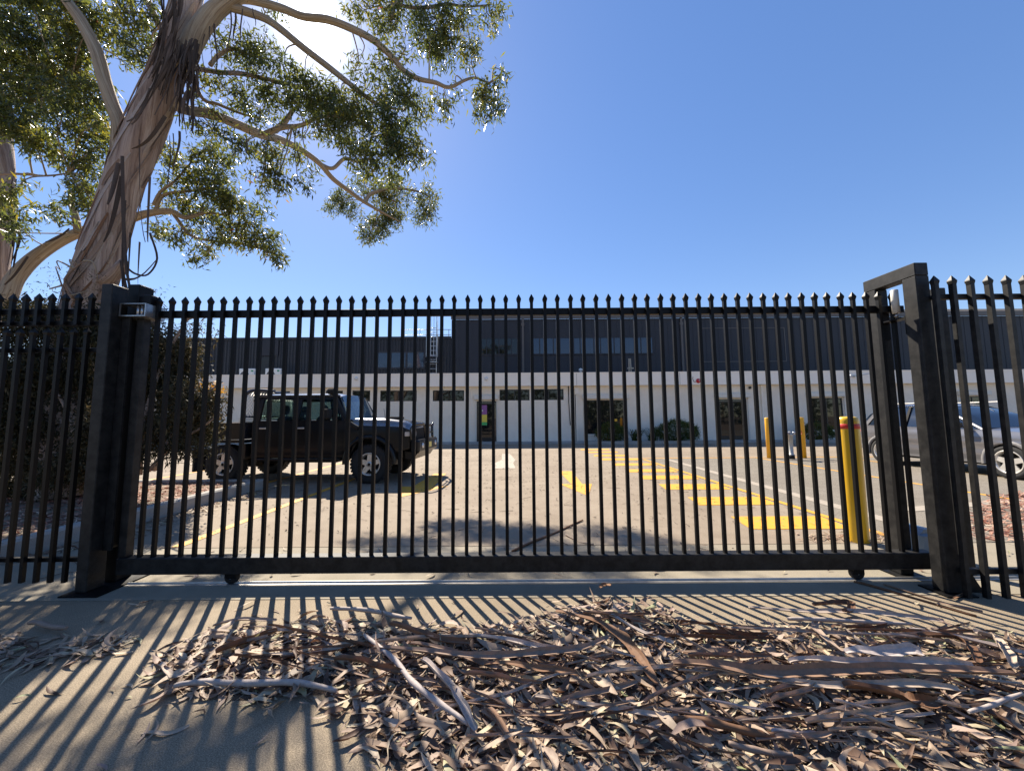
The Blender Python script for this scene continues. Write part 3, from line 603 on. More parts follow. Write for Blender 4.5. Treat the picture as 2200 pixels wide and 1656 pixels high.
fl_ = MB().box(18.5, 18.62, FY - .12, FY - .002, 3.44, 3.54).tube([(18.56, FY - .12, 3.5), (18.9, FY - .3, 3.56), (19.3, FY - .35, 3.62)], .025, 6).tube([(18.5, FY - .1, 3.48), (18.25, FY - .25, 3.44), (18.1, FY - .3, 3.52)], .025, 6).build('flood_light', M['galv'], bld)
MB().box(5.60, 5.74, BY + .052, BY + .062, 1.14, 1.28).build('window_tag', M['orange'], bld)
# upper storey: corrugated lower block and taller flat clad block, both set back on the flat roof
UY = 24.5
def corrugated(x0, x1, z0, z1, y, pitch=.20, dep=.045):
    m = MB(); x = x0; pts = []
    while x < x1:
        pts += [(x, y), (x + pitch * .35, y), (x + pitch * .5, y + dep), (x + pitch * .85, y + dep)]; x += pitch
    pts.append((x1, y))
    vs = [(a, b, z0) for a, b in pts] + [(a, b, z1) for a, b in pts]; n = len(pts)
    return m.add(vs, [(i, i + 1, n + i + 1, n + i) for i in range(n - 1)])
up = MB().box(-30, -4.02, UY + .06, UY + 9, 3.4, 6.70).build('upper_block', M['clad'], bld)
tag(corrugated(-30, -4.02, 3.5, 6.62, UY).build('corrugated_cladding', M['clad'], up), kind='stuff')
MB().box(-30.1, -4.02, UY - .04, UY + .059, 6.63, 6.80).build('parapet_flashing', M['clad2'], up)
MB().box(-16.7, -15.45, UY - .06, UY - .002, 5.58, 6.62).build('cover_panel', M['clad2'], up)
MB().box(-16.6, -15.9, UY - .05, UY - .002, 3.5, 5.50).build('cover_panel', M['frame'], up)
w = MB().box(-9.1, -5.72, UY - .05, UY - .002, 5.72, 5.83).box(-9.1, -5.72, UY - .05, UY - .002, 4.62, 4.74)
xs_ = (-9.1, -7.72, -6.62, -5.82)
for x in (-9.1, -8.08, -7.02, -5.83): w.box(x, x + .12, UY - .05, UY - .002, 4.741, 5.719)
wo = w.build('window', M['clad2'], up)
for xa, xb in ((-8.98, -8.08), (-7.96, -7.02), (-6.90, -5.83)): MB().box(xa, xb, UY - .02, UY - .004, 4.741, 5.719).build('pane', M['uglass'], wo)
tl = MB().box(-4.0, 45, UY, UY + 12, 3.4, 7.92).build('tall_block', M['clad2'], bld)
MB().box(-4.02, 45.1, UY - .16, UY - .003, 7.93, 8.22).build('gutter', M['trim'], tl)
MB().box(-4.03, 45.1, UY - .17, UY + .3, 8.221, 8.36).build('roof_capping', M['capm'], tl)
x = -3.9; rb = MB()
while x < 44: rb.box(x, x + .02, UY - .012, UY - .002, 3.5, 7.925); x += .42
tag(rb.build('cladding_ribs', M['clad2'], tl), kind='stuff')
for x in (.68, 11.2): MB().box(x, x + .13, UY - .13, UY - .02, 3.5, 7.9).box(x - .04, x + .17, UY - .14, UY - .02, 7.45, 7.62).build('downpipe', M['trim'], tl)
MB().box(12.45, 18.1, UY - .025, UY - .013, 4.95, 5.0).build('flashing', M['trim'], tl); MB().box(12.45, 18.1, UY - .025, UY - .013, 7.2, 7.24).build('flashing', M['trim'], tl)
MB().box(12.4, 12.45, UY - .025, UY - .013, 4.95, 7.24).build('flashing', M['trim'], tl); MB().box(18.1, 18.15, UY - .025, UY - .013, 4.95, 7.24).build('flashing', M['trim'], tl)
for a, b, n, gm in ((-2.11, .42, 6, M['wglass']), (1.27, 9.38, 12, M['uglass'])):
    w = MB().box(a, b, UY - .06, UY - .014, 5.50, 5.58).box(a, b, UY - .06, UY - .014, 6.62, 6.70)
    cuts = [a + (b - a - .06) * i / n + (0 if i in (0, n) else (.12 * (-1) ** i if n > 6 else 0)) for i in range(n + 1)]
    for x in cuts: w.box(x, x + .06, UY - .055, UY - .015, 5.581, 6.619)
    wo = w.build('window', M['clad2'], tl)
    for i in range(n): MB().box(cuts[i] + .061, cuts[i + 1], UY - .03, UY - .016, 5.581, 6.619).build('pane', gm, wo)
# caged roof ladder and roof rail
la = thing('cage_ladder', 'pale galvanised roof ladder with safety cage against the charcoal wall', 'ladder', (-5.2, UY - .3, 3.5))
for s in (-.28, .28): MB().box(-5.2 + s - .02, -5.2 + s + .02, UY - .33, UY - .27, 3.5, 7.75).build('stile', M['galv'], la)
rung = MB().cyl((-5.47, UY - .3, 0), (-4.93, UY - .3, 0), .022, n=8).mesh('rung', M['galv'], (0, 0, 0))
for k in range(13):
    o = bpy.data.objects.new('rung', rung); COL.objects.link(o); o.parent = la; o.location = (5.2, -UY + .3, .2 + .3 * k)
for z in (5.35, 6.75, 8.15):
    MB().tube([(-5.2 + .37 * math.sin(t), UY - .42 - .38 * math.cos(t), z) for t in np.linspace(-math.pi / 2, math.pi / 2, 14)], .022, 6).build('cage_hoop', M['galv'], la)
for t in np.linspace(-math.pi / 2, math.pi / 2, 7):
    x, y = -5.2 + .37 * math.sin(t), UY - .42 - .38 * math.cos(t)
    MB().box(x - .018, x + .018, y - .006, y + .006, 5.35, 8.15).build('cage_bar', M['galv'], la)
MB().box(-5.55, -4.85, UY - .5, UY - .05, 5.0, 5.05).build('landing_plate', M['galv'], la)
rr = thing('roof_rail', 'thin grey guard rail on the roof edge beside the ladder', 'railing', (-5.7, UY + .4, 6.8))
for z in (7.0, 7.35): MB().cyl((-7.5, UY + .4, z), (-4.1, UY + .4, z), .022, n=8).build('rail', M['galv'], rr)
for x in (-7.3, -6.2, -4.25): MB().cyl((x, UY + .4, 6.70), (x, UY + .4, 7.36), .022, n=8).build('post', M['galv'], rr)
# condensers on the flat roof
for x0, lb in ((-16.9, 'white air conditioner condenser on the flat roof, left of two'), (-15.28, 'white air conditioner condenser on the flat roof, right of two')):
    ac = thing('condenser', lb, 'air conditioner', (x0 + .45, 23.2, 3.5), 0, 'rooftop condensers')
    MB().box(x0, x0 + .95, 23.0, 23.34, 3.56, 4.53, .02).build('casing', M['white'], ac)
    MB().lathe([(.27, -.01), (.25, -.02), (.2, -.012), (.14, -.022), (.08, -.012), (0, -.02)], (x0 + .36, 22.998, 4.1), 'y', 24).build('fan_grille', M['fan'], ac)
    MB().box(x0 + .74, x0 + .88, 22.992, 22.999, 4.33, 4.43).build('label_plate', M['green'], ac)
    for dx in (.12, .76): MB().box(x0 + dx, x0 + dx + .08, 23.02, 23.32, 3.5, 3.559).build('foot', M['rubber'], ac)
tf = thing('timber_trestle', 'weathered pale timber trestle standing on the flat roof', 'trestle', (7.35, 23.1, 3.5))
for dx, dt in ((-.07, .03), (.07, -.03)): MB().tube([(7.35 + dx, 23.1, 3.5), (7.35 + dx + dt, 23.12, 5.0)], .045, 4, smooth=False).build('leg', M['timber'], tf)
MB().box(7.18, 7.56, 23.04, 23.09, 4.35, 4.43).build('crossbar', M['timber'], tf)
MB().tube([(7.5, 23.25, 3.5), (7.4, 23.13, 4.9)], .035, 4, smooth=False).build('brace', M['timber'], tf)
single('roof_vent', MB().lathe([(0, 0), (.07, 0), (.07, .56), (.12, .58), (.1, .68), (0, .72)], (4.0, 21.6, 3.5), 'z', 14), M['white'], 'small pale vent pipe above the parapet over the large window', 'vent')
# ================================================================== vehicles (local x = forward, near side = -y)
def smooth01(t): t = max(0., min(1., t)); return t * t * (3 - 2 * t)
def side_shell(mb, xs, zb, zt, yf, arches, nz, sides=(-1, 1)):
    nx = len(xs)
    for s in sides:
        vs = []; ins = []
        for x in xs:
            for k in range(nz + 1):
                z = zb(x) + (zt(x) - zb(x)) * k / nz; px, pz, inn = x, z, False
                for (ax, az, ar) in arches:
                    dx, dz = x - ax, z - az; d = math.hypot(dx, dz)
                    if d < ar:
                        inn = True; d = max(d, 1e-4); px, pz = ax + dx / d * ar, az + dz / d * ar
                ins.append(inn); vs.append((px, s * yf(px, pz), pz))
        fs = []
        for i in range(nx - 1):
            for k in range(nz):
                q = [i * (nz + 1) + k, (i + 1) * (nz + 1) + k, (i + 1) * (nz + 1) + k + 1, i * (nz + 1) + k + 1]
                if all(ins[j] for j in q): continue
                fs.append(q if s < 0 else q[::-1])
        mb.add(vs, fs, True)
    return mb
def top_grid(mb, xs, ys, zf, smooth=True):
    vs = [(x, y * (1 if True else 0), zf(x, y)) for x in xs for y in ys]; n = len(ys)
    return mb.add(vs, [(i * n + j, (i + 1) * n + j, (i + 1) * n + j + 1, i * n + j + 1) for i in range(len(xs) - 1) for j in range(n - 1)], smooth)
def pw(xs, vs): return lambda x: float(np.interp(x, xs, vs))
def wheel(parent, x, y, r, w, rim, spokes, side, mats, twin=False, knob=True):
    """side -1 = near side (outer face towards -y)"""
    o = bpy.data.objects.new('wheel', None); COL.objects.link(o); o.parent = parent; o.location = (x, y, r)
    o.empty_display_size = .1; s = side; h = w / 2
    t = MB().lathe([(rim, h * .85), (r * .80, h), (r * .94, h * .92), (r, h * .7), (r, -h * .7), (r * .94, -h * .92), (r * .80, -h), (rim, -h * .85)], (0, 0, 0), 'y', 44)
    if knob:
        for k in range(34):
            a = 2 * math.pi * k / 34
            for yy, da in ((-h * .62, 0), (h * .62, .09), (0, .05)):
                c, sn = math.cos(a + da), math.sin(a + da); q = []
                for dr in (r - .012, r + .011):
                    for ya in (yy - w * .13, yy + w * .13):
                        for tt in (-.026, .026): q.append((c * dr - sn * tt, ya, sn * dr + c * tt))
                t.add(q, [(4, 5, 7, 6), (0, 4, 6, 2), (1, 3, 7, 5), (0, 1, 5, 4), (2, 6, 7, 3)])
    t.build('tyre', mats[0], o, False)
    f = s * h
    MB().lathe([(rim * 1.0, f * .8), (rim * 1.03, f * .92), (rim * .98, f * .97), (rim * .90, f * .84), (rim * .86, f * .2), (rim * .84, -f * .5)], (0, 0, 0), 'y', 36).build('rim', mats[1], o, False)
    MB().lathe([(0, f * .05), (rim * .88, f * .05)], (0, 0, 0), 'y', 28).build('brake_disc', mats[2], o, False)
    sp = MB(); n = spokes
    for k in range(n):
        a = 2 * math.pi * k / n + .3
        ca, sa = math.cos(a), math.sin(a)
        for rr0, rr1, w0, w1, y0, y1 in ((rim * .12, rim * .90, rim * .24, rim * .20, f * .78, f * .80),):
            q = [(rr0, -w0, y0), (rr1, -w1, y1), (rr1, w1, y1), (rr0, w0, y0), (rr0, -w0, y0 - f * .22), (rr1, -w1, y1 - f * .22), (rr1, w1, y1 - f * .22), (rr0, w0, y0 - f * .22)]
            sp.add([(ca * u - sa * v, yy, sa * u + ca * v) for u, v, yy in q], [(0, 1, 2, 3), (0, 4, 5, 1), (3, 2, 6, 7), (1, 5, 6, 2)])
    sp.lathe([(0, f * .95), (rim * .2, f * .95), (rim * .26, f * .82), (rim * .26, f * .5)], (0, 0, 0), 'y', 20)
    sp.build('spokes', mats[1], o, False)
    MB().lathe([(0, f * 1.02), (rim * .11, f * 1.02), (rim * .14, f * .94)], (0, 0, 0), 'y', 14).build('hub_cap', mats[2], o, False)
    return o
def pane(mb, pts, t=.006):
    P = [Vector(p) for p in pts]; n = (P[1] - P[0]).cross(P[2] - P[0]).normalized() * t; k = len(P)
    mb.add(P + [p + n for p in P], [tuple(range(k)), tuple(range(2 * k - 1, k - 1, -1))] + [(i, (i + 1) % k, k + (i + 1) % k, k + i) for i in range(k)])
    return mb
# ------------------------------------------------ dark tray back four wheel drive
ute = thing('parked_ute', 'dark muddy double cab tray back ute with bull bar parked behind the gate', 'ute', (-6.20, 9.02, 0), R(-2.5))
B = lambda mb, n, m, p=None: mb.build(n, m, p or ute, False)
zb = pw([.62, 2.6, 2.75, 3.9, 4.22], [.55, .55, .60, .66, .72]); zt = pw([.62, 2.66, 2.76, 4.05, 4.22], [1.33, 1.33, 1.23, 1.18, 1.12])
def yf(x, z): return .86 - .035 * smooth01((z - 1.05) / .3) - .03 * smooth01((.75 - z) / .2) - .07 * smooth01((x - 3.9) / .35)
body = MB(); side_shell(body, np.linspace(.62, 4.22, 90), zb, zt, yf, [(3.22, .44, .50)], 20)
def hoodz(x, y):
    f = zt(max(x, 2.76)); hh = pw([2.6, 3.4, 4.0, 4.2, 4.24], [1.385, 1.375, 1.32, 1.25, 1.12])(x); a = abs(y)
    return f + (hh - f) * smooth01((.74 - a) / .16) - .02 * (a / .7) ** 2
body.box(.60, .64, -.84, .84, .55, 1.33); body.box(4.20, 4.235, -.78, .78, .72, 1.12)
B(body, 'body', M['ute'])
hd = B(top_grid(MB(), np.linspace(2.62, 4.24, 26), np.linspace(-.855, .855, 33), hoodz), 'bonnet', M['ute_sheen'])
B(MB().box(3.35, 3.72, -.30, .02, 1.35, 1.405, .02), 'bonnet_scoop', M['dark'], hd)
for s in (-1, 1):
    for xa, xb in ((.74, 1.53), (1.58, 2.62)):
        d = MB(); side_shell(d, np.linspace(xa, xb, 12), lambda x: .60, lambda x: 1.315, lambda x, z: yf(x, z) + .009, [], 10, (s,))
        do = B(d, 'door', M['ute'])
        y = s * .885; B(MB().box(xa + .06, xa + .21, min(y, y + s * .02), max(y, y + s * .02), 1.15, 1.185, .006), 'handle', M['alloy'] if s < 0 else M['dark'], do)
def gy(z): return .83 - .17 * (z - 1.33) / .55
def side_pts(s, q): return [(x, s * gy(z), z) for x, z in q]
roof = MB(); top_grid(roof, np.linspace(.60, 2.46, 16), np.linspace(-.69, .69, 15), lambda x, y: 1.955 - .06 * (abs(y) / .69) ** 3 - .05 * smooth01((x - 2.2) / .3) - .02 * smooth01((.8 - x) / .25))
roof.box(.60, 2.42, -.70, -.64, 1.85, 1.895); roof.box(.60, 2.42, .64, .70, 1.85, 1.895); roof.box(.60, .66, -.66, .66, 1.84, 1.91)
ro = B(roof, 'roof', M['ute_sheen'])
for s in (-1, 1):
    for q in ([(.60, 1.33), (.74, 1.33), (.72, 1.87), (.62, 1.87)], [(1.50, 1.33), (1.61, 1.33), (1.60, 1.87), (1.52, 1.87)], [(2.58, 1.33), (2.70, 1.33), (2.43, 1.88), (2.32, 1.88)], [(.6, 1.80), (2.38, 1.80), (2.34, 1.88), (.6, 1.88)]):
        P = side_pts(s, q); P2 = [(x, y - s * .05, z) for x, y, z in P]
        B(MB().add(P + P2, [(0, 1, 2, 3), (7, 6, 5, 4), (0, 4, 5, 1), (1, 5, 6, 2), (2, 6, 7, 3), (3, 7, 4, 0)]), 'pillar', M['ute'])
    for q in ([(.74, 1.34), (1.50, 1.34), (1.52, 1.80), (.73, 1.80)], [(1.61, 1.34), (2.58, 1.34), (2.36, 1.80), (1.60, 1.80)]):
        B(pane(MB(), [(x, y - s * .02, z) for x, y, z in side_pts(s, q)]), 'side_window', M['cglass'])
W_ = [(2.70 + .10 * (1 - (y / .72) ** 2), y, 1.345) for y in np.linspace(-.72, .72, 9)]
W2 = [(2.44 + .10 * (1 - (y / .6) ** 2), y, 1.875 + .03 * (1 - (y / .6) ** 2)) for y in np.linspace(-.6, .6, 9)]
B(MB().add(W_ + W2, [(i, i + 1, 10 + i, 9 + i) for i in range(8)], True), 'windscreen', M['wscreen'])
B(MB().tube([(2.75, -.3, 1.40), (2.68, -.05, 1.50)], .008, 5).tube([(2.75, .3, 1.40), (2.70, .5, 1.49)], .008, 5), 'wiper', M['dark'])
B(pane(MB(), [(.63, -.62, 1.36), (.63, .62, 1.36), (.64, .55, 1.80), (.64, -.55, 1.80)]), 'rear_window', M['cglass'])
for x in (.95, 1.85):
    for y in (-.38, .38):
        st = B(MB().box(x, x + .14, y - .22, y + .22, .95, 1.42, .05), 'seat', M['seat']); B(MB().box(x + .02, x + .12, y - .12, y + .12, 1.47, 1.68, .04).box(x + .06, x + .08, y - .06, y - .04, 1.4, 1.48).box(x + .06, x + .08, y + .04, y + .06, 1.4, 1.48), 'headrest', M['seat'], st)
B(MB().tube([(2.45 + .02 * math.sin(t), -.38 + .17 * math.cos(t), 1.36 + .16 * math.sin(t)) for t in np.linspace(0, 2 * math.pi, 18, endpoint=False)], .014, 6, closed=True), 'steering_wheel', M['dark'])
B(MB().box(2.46, 2.66, -.66, .66, 1.22, 1.36), 'dashboard', M['seat'])
for s in (-1, 1):
    mi = MB().box(2.30, 2.42, min(s * .93, s * 1.10), max(s * .93, s * 1.10), 1.36, 1.58, .025).tube([(2.5, s * .84, 1.34), (2.4, s * .95, 1.40)], .014, 6); B(mi, 'mirror', M['dark'])
    fl2 = MB(); a0 = np.linspace(math.pi * -.02, math.pi * 1.02, 22); vs = []
    for a in a0:
        for r, y in ((.50, .84), (.505, .945), (.56, .935), (.60, .845)): vs.append((3.22 + r * math.cos(a), s * y, .44 + r * math.sin(a)))
    fl2.add(vs, [(i * 4 + j, i * 4 + (j + 1) % 4, i * 4 + 4 + (j + 1) % 4, i * 4 + 4 + j) for i in range(21) for j in range(4)], True); B(fl2, 'wheel_flare', M['ute'])
    B(MB().box(.75, 2.6, min(s * .76, s * .90), max(s * .76, s * .90), .47, .53, .015), 'side_step', M['ute'])
    B(MB().tube([(2.70, s * .8, .42), (2.95, s * .86, .98)], .035, 6), 'step_brace', M['ute'])
    B(MB().box(-.62, -.58, min(s * .62, s * .92), max(s * .62, s * .92), .25, .72), 'mud_flap', M['rubber'])
    B(MB().box(.40, .52, min(s * .66, s * .90), max(s * .66, s * .90), .52, .84), 'tool_box', M['ute'])
    wheel(ute, 0, s * .74, .405, .26, .235, 5, s, (M['rubber'], M['alloy'], M['dark'])); wheel(ute, 3.22, s * .77, .405, .26, .235, 5, s, (M['rubber'], M['alloy'], M['dark']))
B(MB().box(-1.1, 4.1, -.42, .42, .48, .68).cyl((0, -.72, .40), (0, .72, .40), .07, n=10).cyl((3.22, -.72, .40), (3.22, .72, .40), .06, n=10).box(-.12, .12, -.1, .2, .26, .5).box(3.1, 3.34, .1, .36, .27, .52).box(1.2, 2.3, -.5, .5, .40, .56), 'chassis', M['dark'])
B(MB().box(2.72, 3.75, -.60, .60, .55, 1.08), 'engine_bay', M['dark'])
# tray and headboard
tray = B(MB().box(-1.22, .50, -.92, .92, .86, .93, .01), 'tray_deck', M['ute'])
for s in (-1, 1): B(MB().box(-1.22, .44, min(s * .89, s * .925), max(s * .89, s * .925), .935, 1.285, .008), 'side_board', M['ute'], tray); B(MB().box(-1.22, .44, min(s * .885, s * .93), max(s * .885, s * .93), 1.286, 1.302), 'board_cap', M['alloy'], tray)
B(MB().box(-1.25, -1.225, -.92, .92, .935, 1.29), 'tail_board', M['ute'], tray)
hp = [(.40, -.86, .93), (.42, -.86, 1.80), (.46, -.84, 1.94), (.58, -.78, 2.0), (.95, -.66, 1.985)]
for s in (-1, 1): B(MB().tube(catmull([(x, y * -s, z) for x, y, z in hp], 5), .036, 10), 'headboard_tube', M['tube'], tray)
B(MB().cyl((.55, -.79, 1.995), (.55, .79, 1.995), .032, n=10).cyl((.42, -.86, 1.42), (.42, .86, 1.42), .025, n=8).box(.39, .43, -.84, .84, .94, 1.30), 'headboard_rail', M['tube'], tray)
ms = MB()
for k in range(-14, 30):
    for sg in (1, -1):
        y0, y1 = -.86 + k * .085, -.86 + k * .085 + sg * .56
        a, b_ = (y0, 1.42), (y1, 1.96); pts = [p for p in (a, b_)]
        def clip(y): return max(-.86, min(.86, y))
        t0 = (clip(y0) - y0) / (y1 - y0); t1 = (clip(y1) - y0) / (y1 - y0)
        if t1 - t0 > .02: ms.cyl((.44, y0 + (y1 - y0) * t0, 1.42 + .54 * t0), (.44, y0 + (y1 - y0) * t1, 1.42 + .54 * t1), .007, n=4)
tag(B(ms, 'headboard_mesh', M['alloy'], tray), kind='stuff')
for z in (1.31, 1.355): B(MB().box(.30, .46, -.86, .86, z, z + .02), 'louvre', M['alloy'], tray)
# bull bar, lamps, snorkel
bb = B(MB().box(4.24, 4.50, -.80, .80, .62, .90, .04).prism([(4.05, .66), (4.42, .62), (4.30, .48), (4.08, .50)], -.7, .7, 'y'), 'bumper', M['ute'])
for s in (-1, 1):
    B(MB().tube(catmull([(4.30, s * .84, .90), (4.28, s * .86, 1.14), (4.36, s * .74, 1.225), (4.44, s * .50, 1.235), (4.47, s * .36, 1.20), (4.50, s * .32, .91)], 5), .030, 8), 'bar_hoop', M['mirror'], bb)
    B(MB().lathe([(0, -.03), (.075, -.03), (.09, 0), (.09, .04)], (4.26, s * .60, 1.03), 'x', 20).box(4.236, 4.25, s * .60 - .12, s * .60 + .12, .92, 1.12, .003), 'headlamp', M['lens'])
    B(MB().box(4.10, 4.23, min(s * .79, s * .84), max(s * .79, s * .84), .98, 1.08, .01), 'indicator', M['lens'])
    B(MB().lathe([(0, .03), (.05, .03), (.06, 0)], (4.505, s * .55, .77), 'x', 16), 'fog_lamp', M['lens'], bb)
B(MB().cyl((4.49, -.34, 1.20), (4.49, .34, 1.20), .03, n=8).cyl((4.50, -.34, 1.04), (4.50, .34, 1.04), .02, n=8), 'bar_rail', M['mirror'], bb)
B(MB().box(4.503, 4.51, -.19, .19, .70, .82), 'number_plate', M['plate'], bb)
B(MB().box(4.236, 4.25, -.46, .46, .90, 1.14), 'grille', M['dark'])
B(MB().tube(catmull([(2.95, -.86, 1.16), (2.80, -.90, 1.26), (2.66, -.86, 1.40), (2.36, -.74, 1.86), (2.30, -.72, 1.93)], 5), .045, 8).box(2.18, 2.36, -.78, -.62, 1.90, 2.03, .03), 'snorkel', M['dark'])
B(MB().cyl((2.92, .80, 1.22), (2.85, .80, 1.62), .005, n=5), 'aerial', M['dark'])
B(MB().tube([(-1.1, -.5, .52), (-1.16, -.48, .40), (-1.12, -.40, .34), (-1.05, -.36, .40), (-1.05, -.3, .5)], .012, 5), 'tow_chain', M['steel'])
def _nose(o):                                   # shorter nose: everything ahead of the front axle drawn back
    if o.name.startswith('wheel') and o.type == 'EMPTY': return
    if o.type == 'MESH':
        for v in o.data.vertices:
            if v.co.x > 3.45: v.co.x = 3.45 + (v.co.x - 3.45) * .77
    for c in COL.objects:
        if c.parent is o: _nose(c)
for c in [c for c in COL.objects if c.parent is ute]:
    if not c.name.startswith(('wheel_flare', 'engine')): _nose(c)
# ------------------------------------------------ grey family car on the right
suv = thing('parked_car', 'silver grey compact sport utility car parked nose out beyond the right fence', 'car', (11.37, 10.72, 0), R(-90))
S = lambda mb, n, m, p=None: mb.build(n, m, p or suv, False)
zb = pw([-.86, -.5, 3.2, 3.57], [.42, .30, .28, .36]); zt = pw([-.86, -.74, 0, 2.2, 2.6, 3.0, 3.4, 3.57], [.88, 1.08, 1.07, 1.02, 1.02, .98, .90, .74])
hwx = pw([-.87, -.7, -.3, .2, 2.6, 3.1, 3.4, 3.58], [.72, .82, .895, .915, .915, .89, .82, .66])
def ys(x, z): return hwx(x) - .05 * smooth01((z - .82) / .26) - .05 * smooth01((.5 - z) / .2) + .012 * math.exp(-((z - .74) / .05) ** 2) - .012 * math.exp(-((z - .60) / .07) ** 2)
bd = MB(); side_shell(bd, np.linspace(-.86, 3.57, 96), lambda x: zb(x) + .17, zt, ys, [(0, .35, .40), (2.7, .35, .40)], 22)
top_grid(bd, np.linspace(-.86, 3.57, 60), np.linspace(-1, 1, 15), lambda x, y: 0)
k0 = len(bd.v) - 60 * 15; xx = np.linspace(-.86, 3.57, 60)
for i in range(60):
    for j in range(15):
        u = -1 + 2 * j / 14; x = xx[i]; bd.v[k0 + i * 15 + j] = (x, u * ys(x, zt(x)), zt(x) + .06 * (1 - u * u) * (1 if x > 2.1 else .1))
for x in (-.86, 3.57):
    bd.add([(x, -ys(x, zb(x)), zb(x)), (x, ys(x, zb(x)), zb(x)), (x, ys(x, zt(x)), zt(x)), (x, -ys(x, zt(x)), zt(x))], [(0, 1, 2, 3)])
S(bd, 'body', M['suv'])
cl = MB(); side_shell(cl, np.linspace(-.86, 3.57, 96), zb, lambda x: zb(x) + .171, lambda x, z: ys(x, z) + .006, [(0, .35, .40), (2.7, .35, .40)], 5); S(cl, 'sill_cladding', M['suvclad'])
for s in (-1, 1):
    for ax in (0, 2.7):
        fl2 = MB(); vs = []
        for a in np.linspace(-.05 * math.pi, 1.05 * math.pi, 22):
            for r, dy in ((.375, -.05), (.385, .022), (.455, .014), (.465, -.03)): vs.append((ax + r * math.cos(a), s * (ys(ax, .6) + dy), .35 + r * math.sin(a)))
        fl2.add(vs, [(i * 4 + j, i * 4 + (j + 1) % 4, i * 4 + 4 + (j + 1) % 4, i * 4 + 4 + j) for i in range(21) for j in range(4)], True); S(fl2, 'arch_cladding', M['suvclad'])
        wheel(suv, ax, s * .80, .352, .22, .245, 5, s, (M['rubber'], M['alloy'], M['dark']), knob=False)
S(MB().box(-.75, 3.4, -.60, .60, .22, .60), 'underbody', M['dark'])
gx = [-.72, -.50, -.2, .4, 1.0, 1.5, 1.9, 2.32]; gr = pw(gx, [1.10, 1.40, 1.57, 1.635, 1.63, 1.53, 1.36, 1.06]); gw = pw(gx, [.74, .68, .65, .64, .64, .63, .66, .76])
g = MB(); vs = []
for x in np.linspace(-.72, 2.32, 40):
    zz, ww = gr(x), gw(x); zb_ = zt(x) - .01
    for y, z in ((-ys(x, zt(x)) + .02, zb_), (-ww - .01, zb_ + (zz - zb_) * .93), (-ww * .8, zz), (0, zz + .03), (ww * .8, zz), (ww + .01, zb_ + (zz - zb_) * .93), (ys(x, zt(x)) - .02, zb_)): vs.append((x, y, z))
g.add(vs, [(i * 7 + j, (i + 1) * 7 + j, (i + 1) * 7 + j + 1, i * 7 + j + 1) for i in range(39) for j in range(6)], True); S(g, 'glasshouse', M['cdark'])
rf = MB(); vs = []
for x in np.linspace(-.55, 1.42, 24):
    zz, ww = gr(x), gw(x); zb_ = zt(x)
    for y, z in ((-ww - .022, zb_ + (zz - zb_) * .90), (-ww * .8, zz + .012), (0, zz + .042), (ww * .8, zz + .012), (ww + .022, zb_ + (zz - zb_) * .90)): vs.append((x, y, z))
rf.add(vs, [(i * 5 + j, (i + 1) * 5 + j, (i + 1) * 5 + j + 1, i * 5 + j + 1) for i in range(23) for j in range(4)], True); S(rf, 'roof', M['suv'])
for s in (-1, 1):
    for (xa, xb, t) in ((1.38, 2.28, .07), (.62, .60, .06), (-.32, -.62, .16)):
        P = []
        for x, f in ((xa, .97), (xa + t, .97), (xb + t, .0), (xb, .0)):
            xx_ = min(x, 2.3); zz, z0 = gr(xx_), zt(xx_); y = (gw(xx_) + .014) * f + (ys(xx_, z0) - .008) * (1 - f); P.append((x, s * y, z0 + (zz - z0) * .95 * f))
        S(pane(MB(), P if s < 0 else P[::-1], -.012), 'pillar', M['suv'] if t != .06 else M['dark'])
    S(MB().box(1.86, 2.02, min(s * .93, s * 1.10), max(s * .93, s * 1.10), 1.06, 1.20, .03).tube([(1.98, s * .86, 1.06), (1.96, s * .95, 1.10)], .02, 6), 'mirror', M['mirror'])
    for xh in (.35, 1.32): S(MB().box(xh, xh + .19, min(s * .90, s * .925), max(s * .90, s * .925), .86, .89, .006), 'door_handle', M['suv'])
    for xa in (.38, 1.28, 2.12): S(MB().box(xa, xa + .008, min(s * .88, s * (ys(xa, .7) + .003)), max(s * .88, s * (ys(xa, .7) + .003)), .50, .98), 'door_seam', M['dark'])
    S(MB().box(3.36, 3.52, min(s * .52, s * .74), max(s * .52, s * .74), .66, .74, .01), 'headlamp', M['lens']); S(MB().box(-.84, -.70, min(s * .60, s * .80), max(s * .60, s * .80), .82, .92, .01), 'tail_lamp', M['redcap'])
    S(MB().box(-.4, 1.5, min(s * .60, s * .63), max(s * .60, s * .63), 1.655, 1.685, .008), 'roof_rail', M['alloy'])
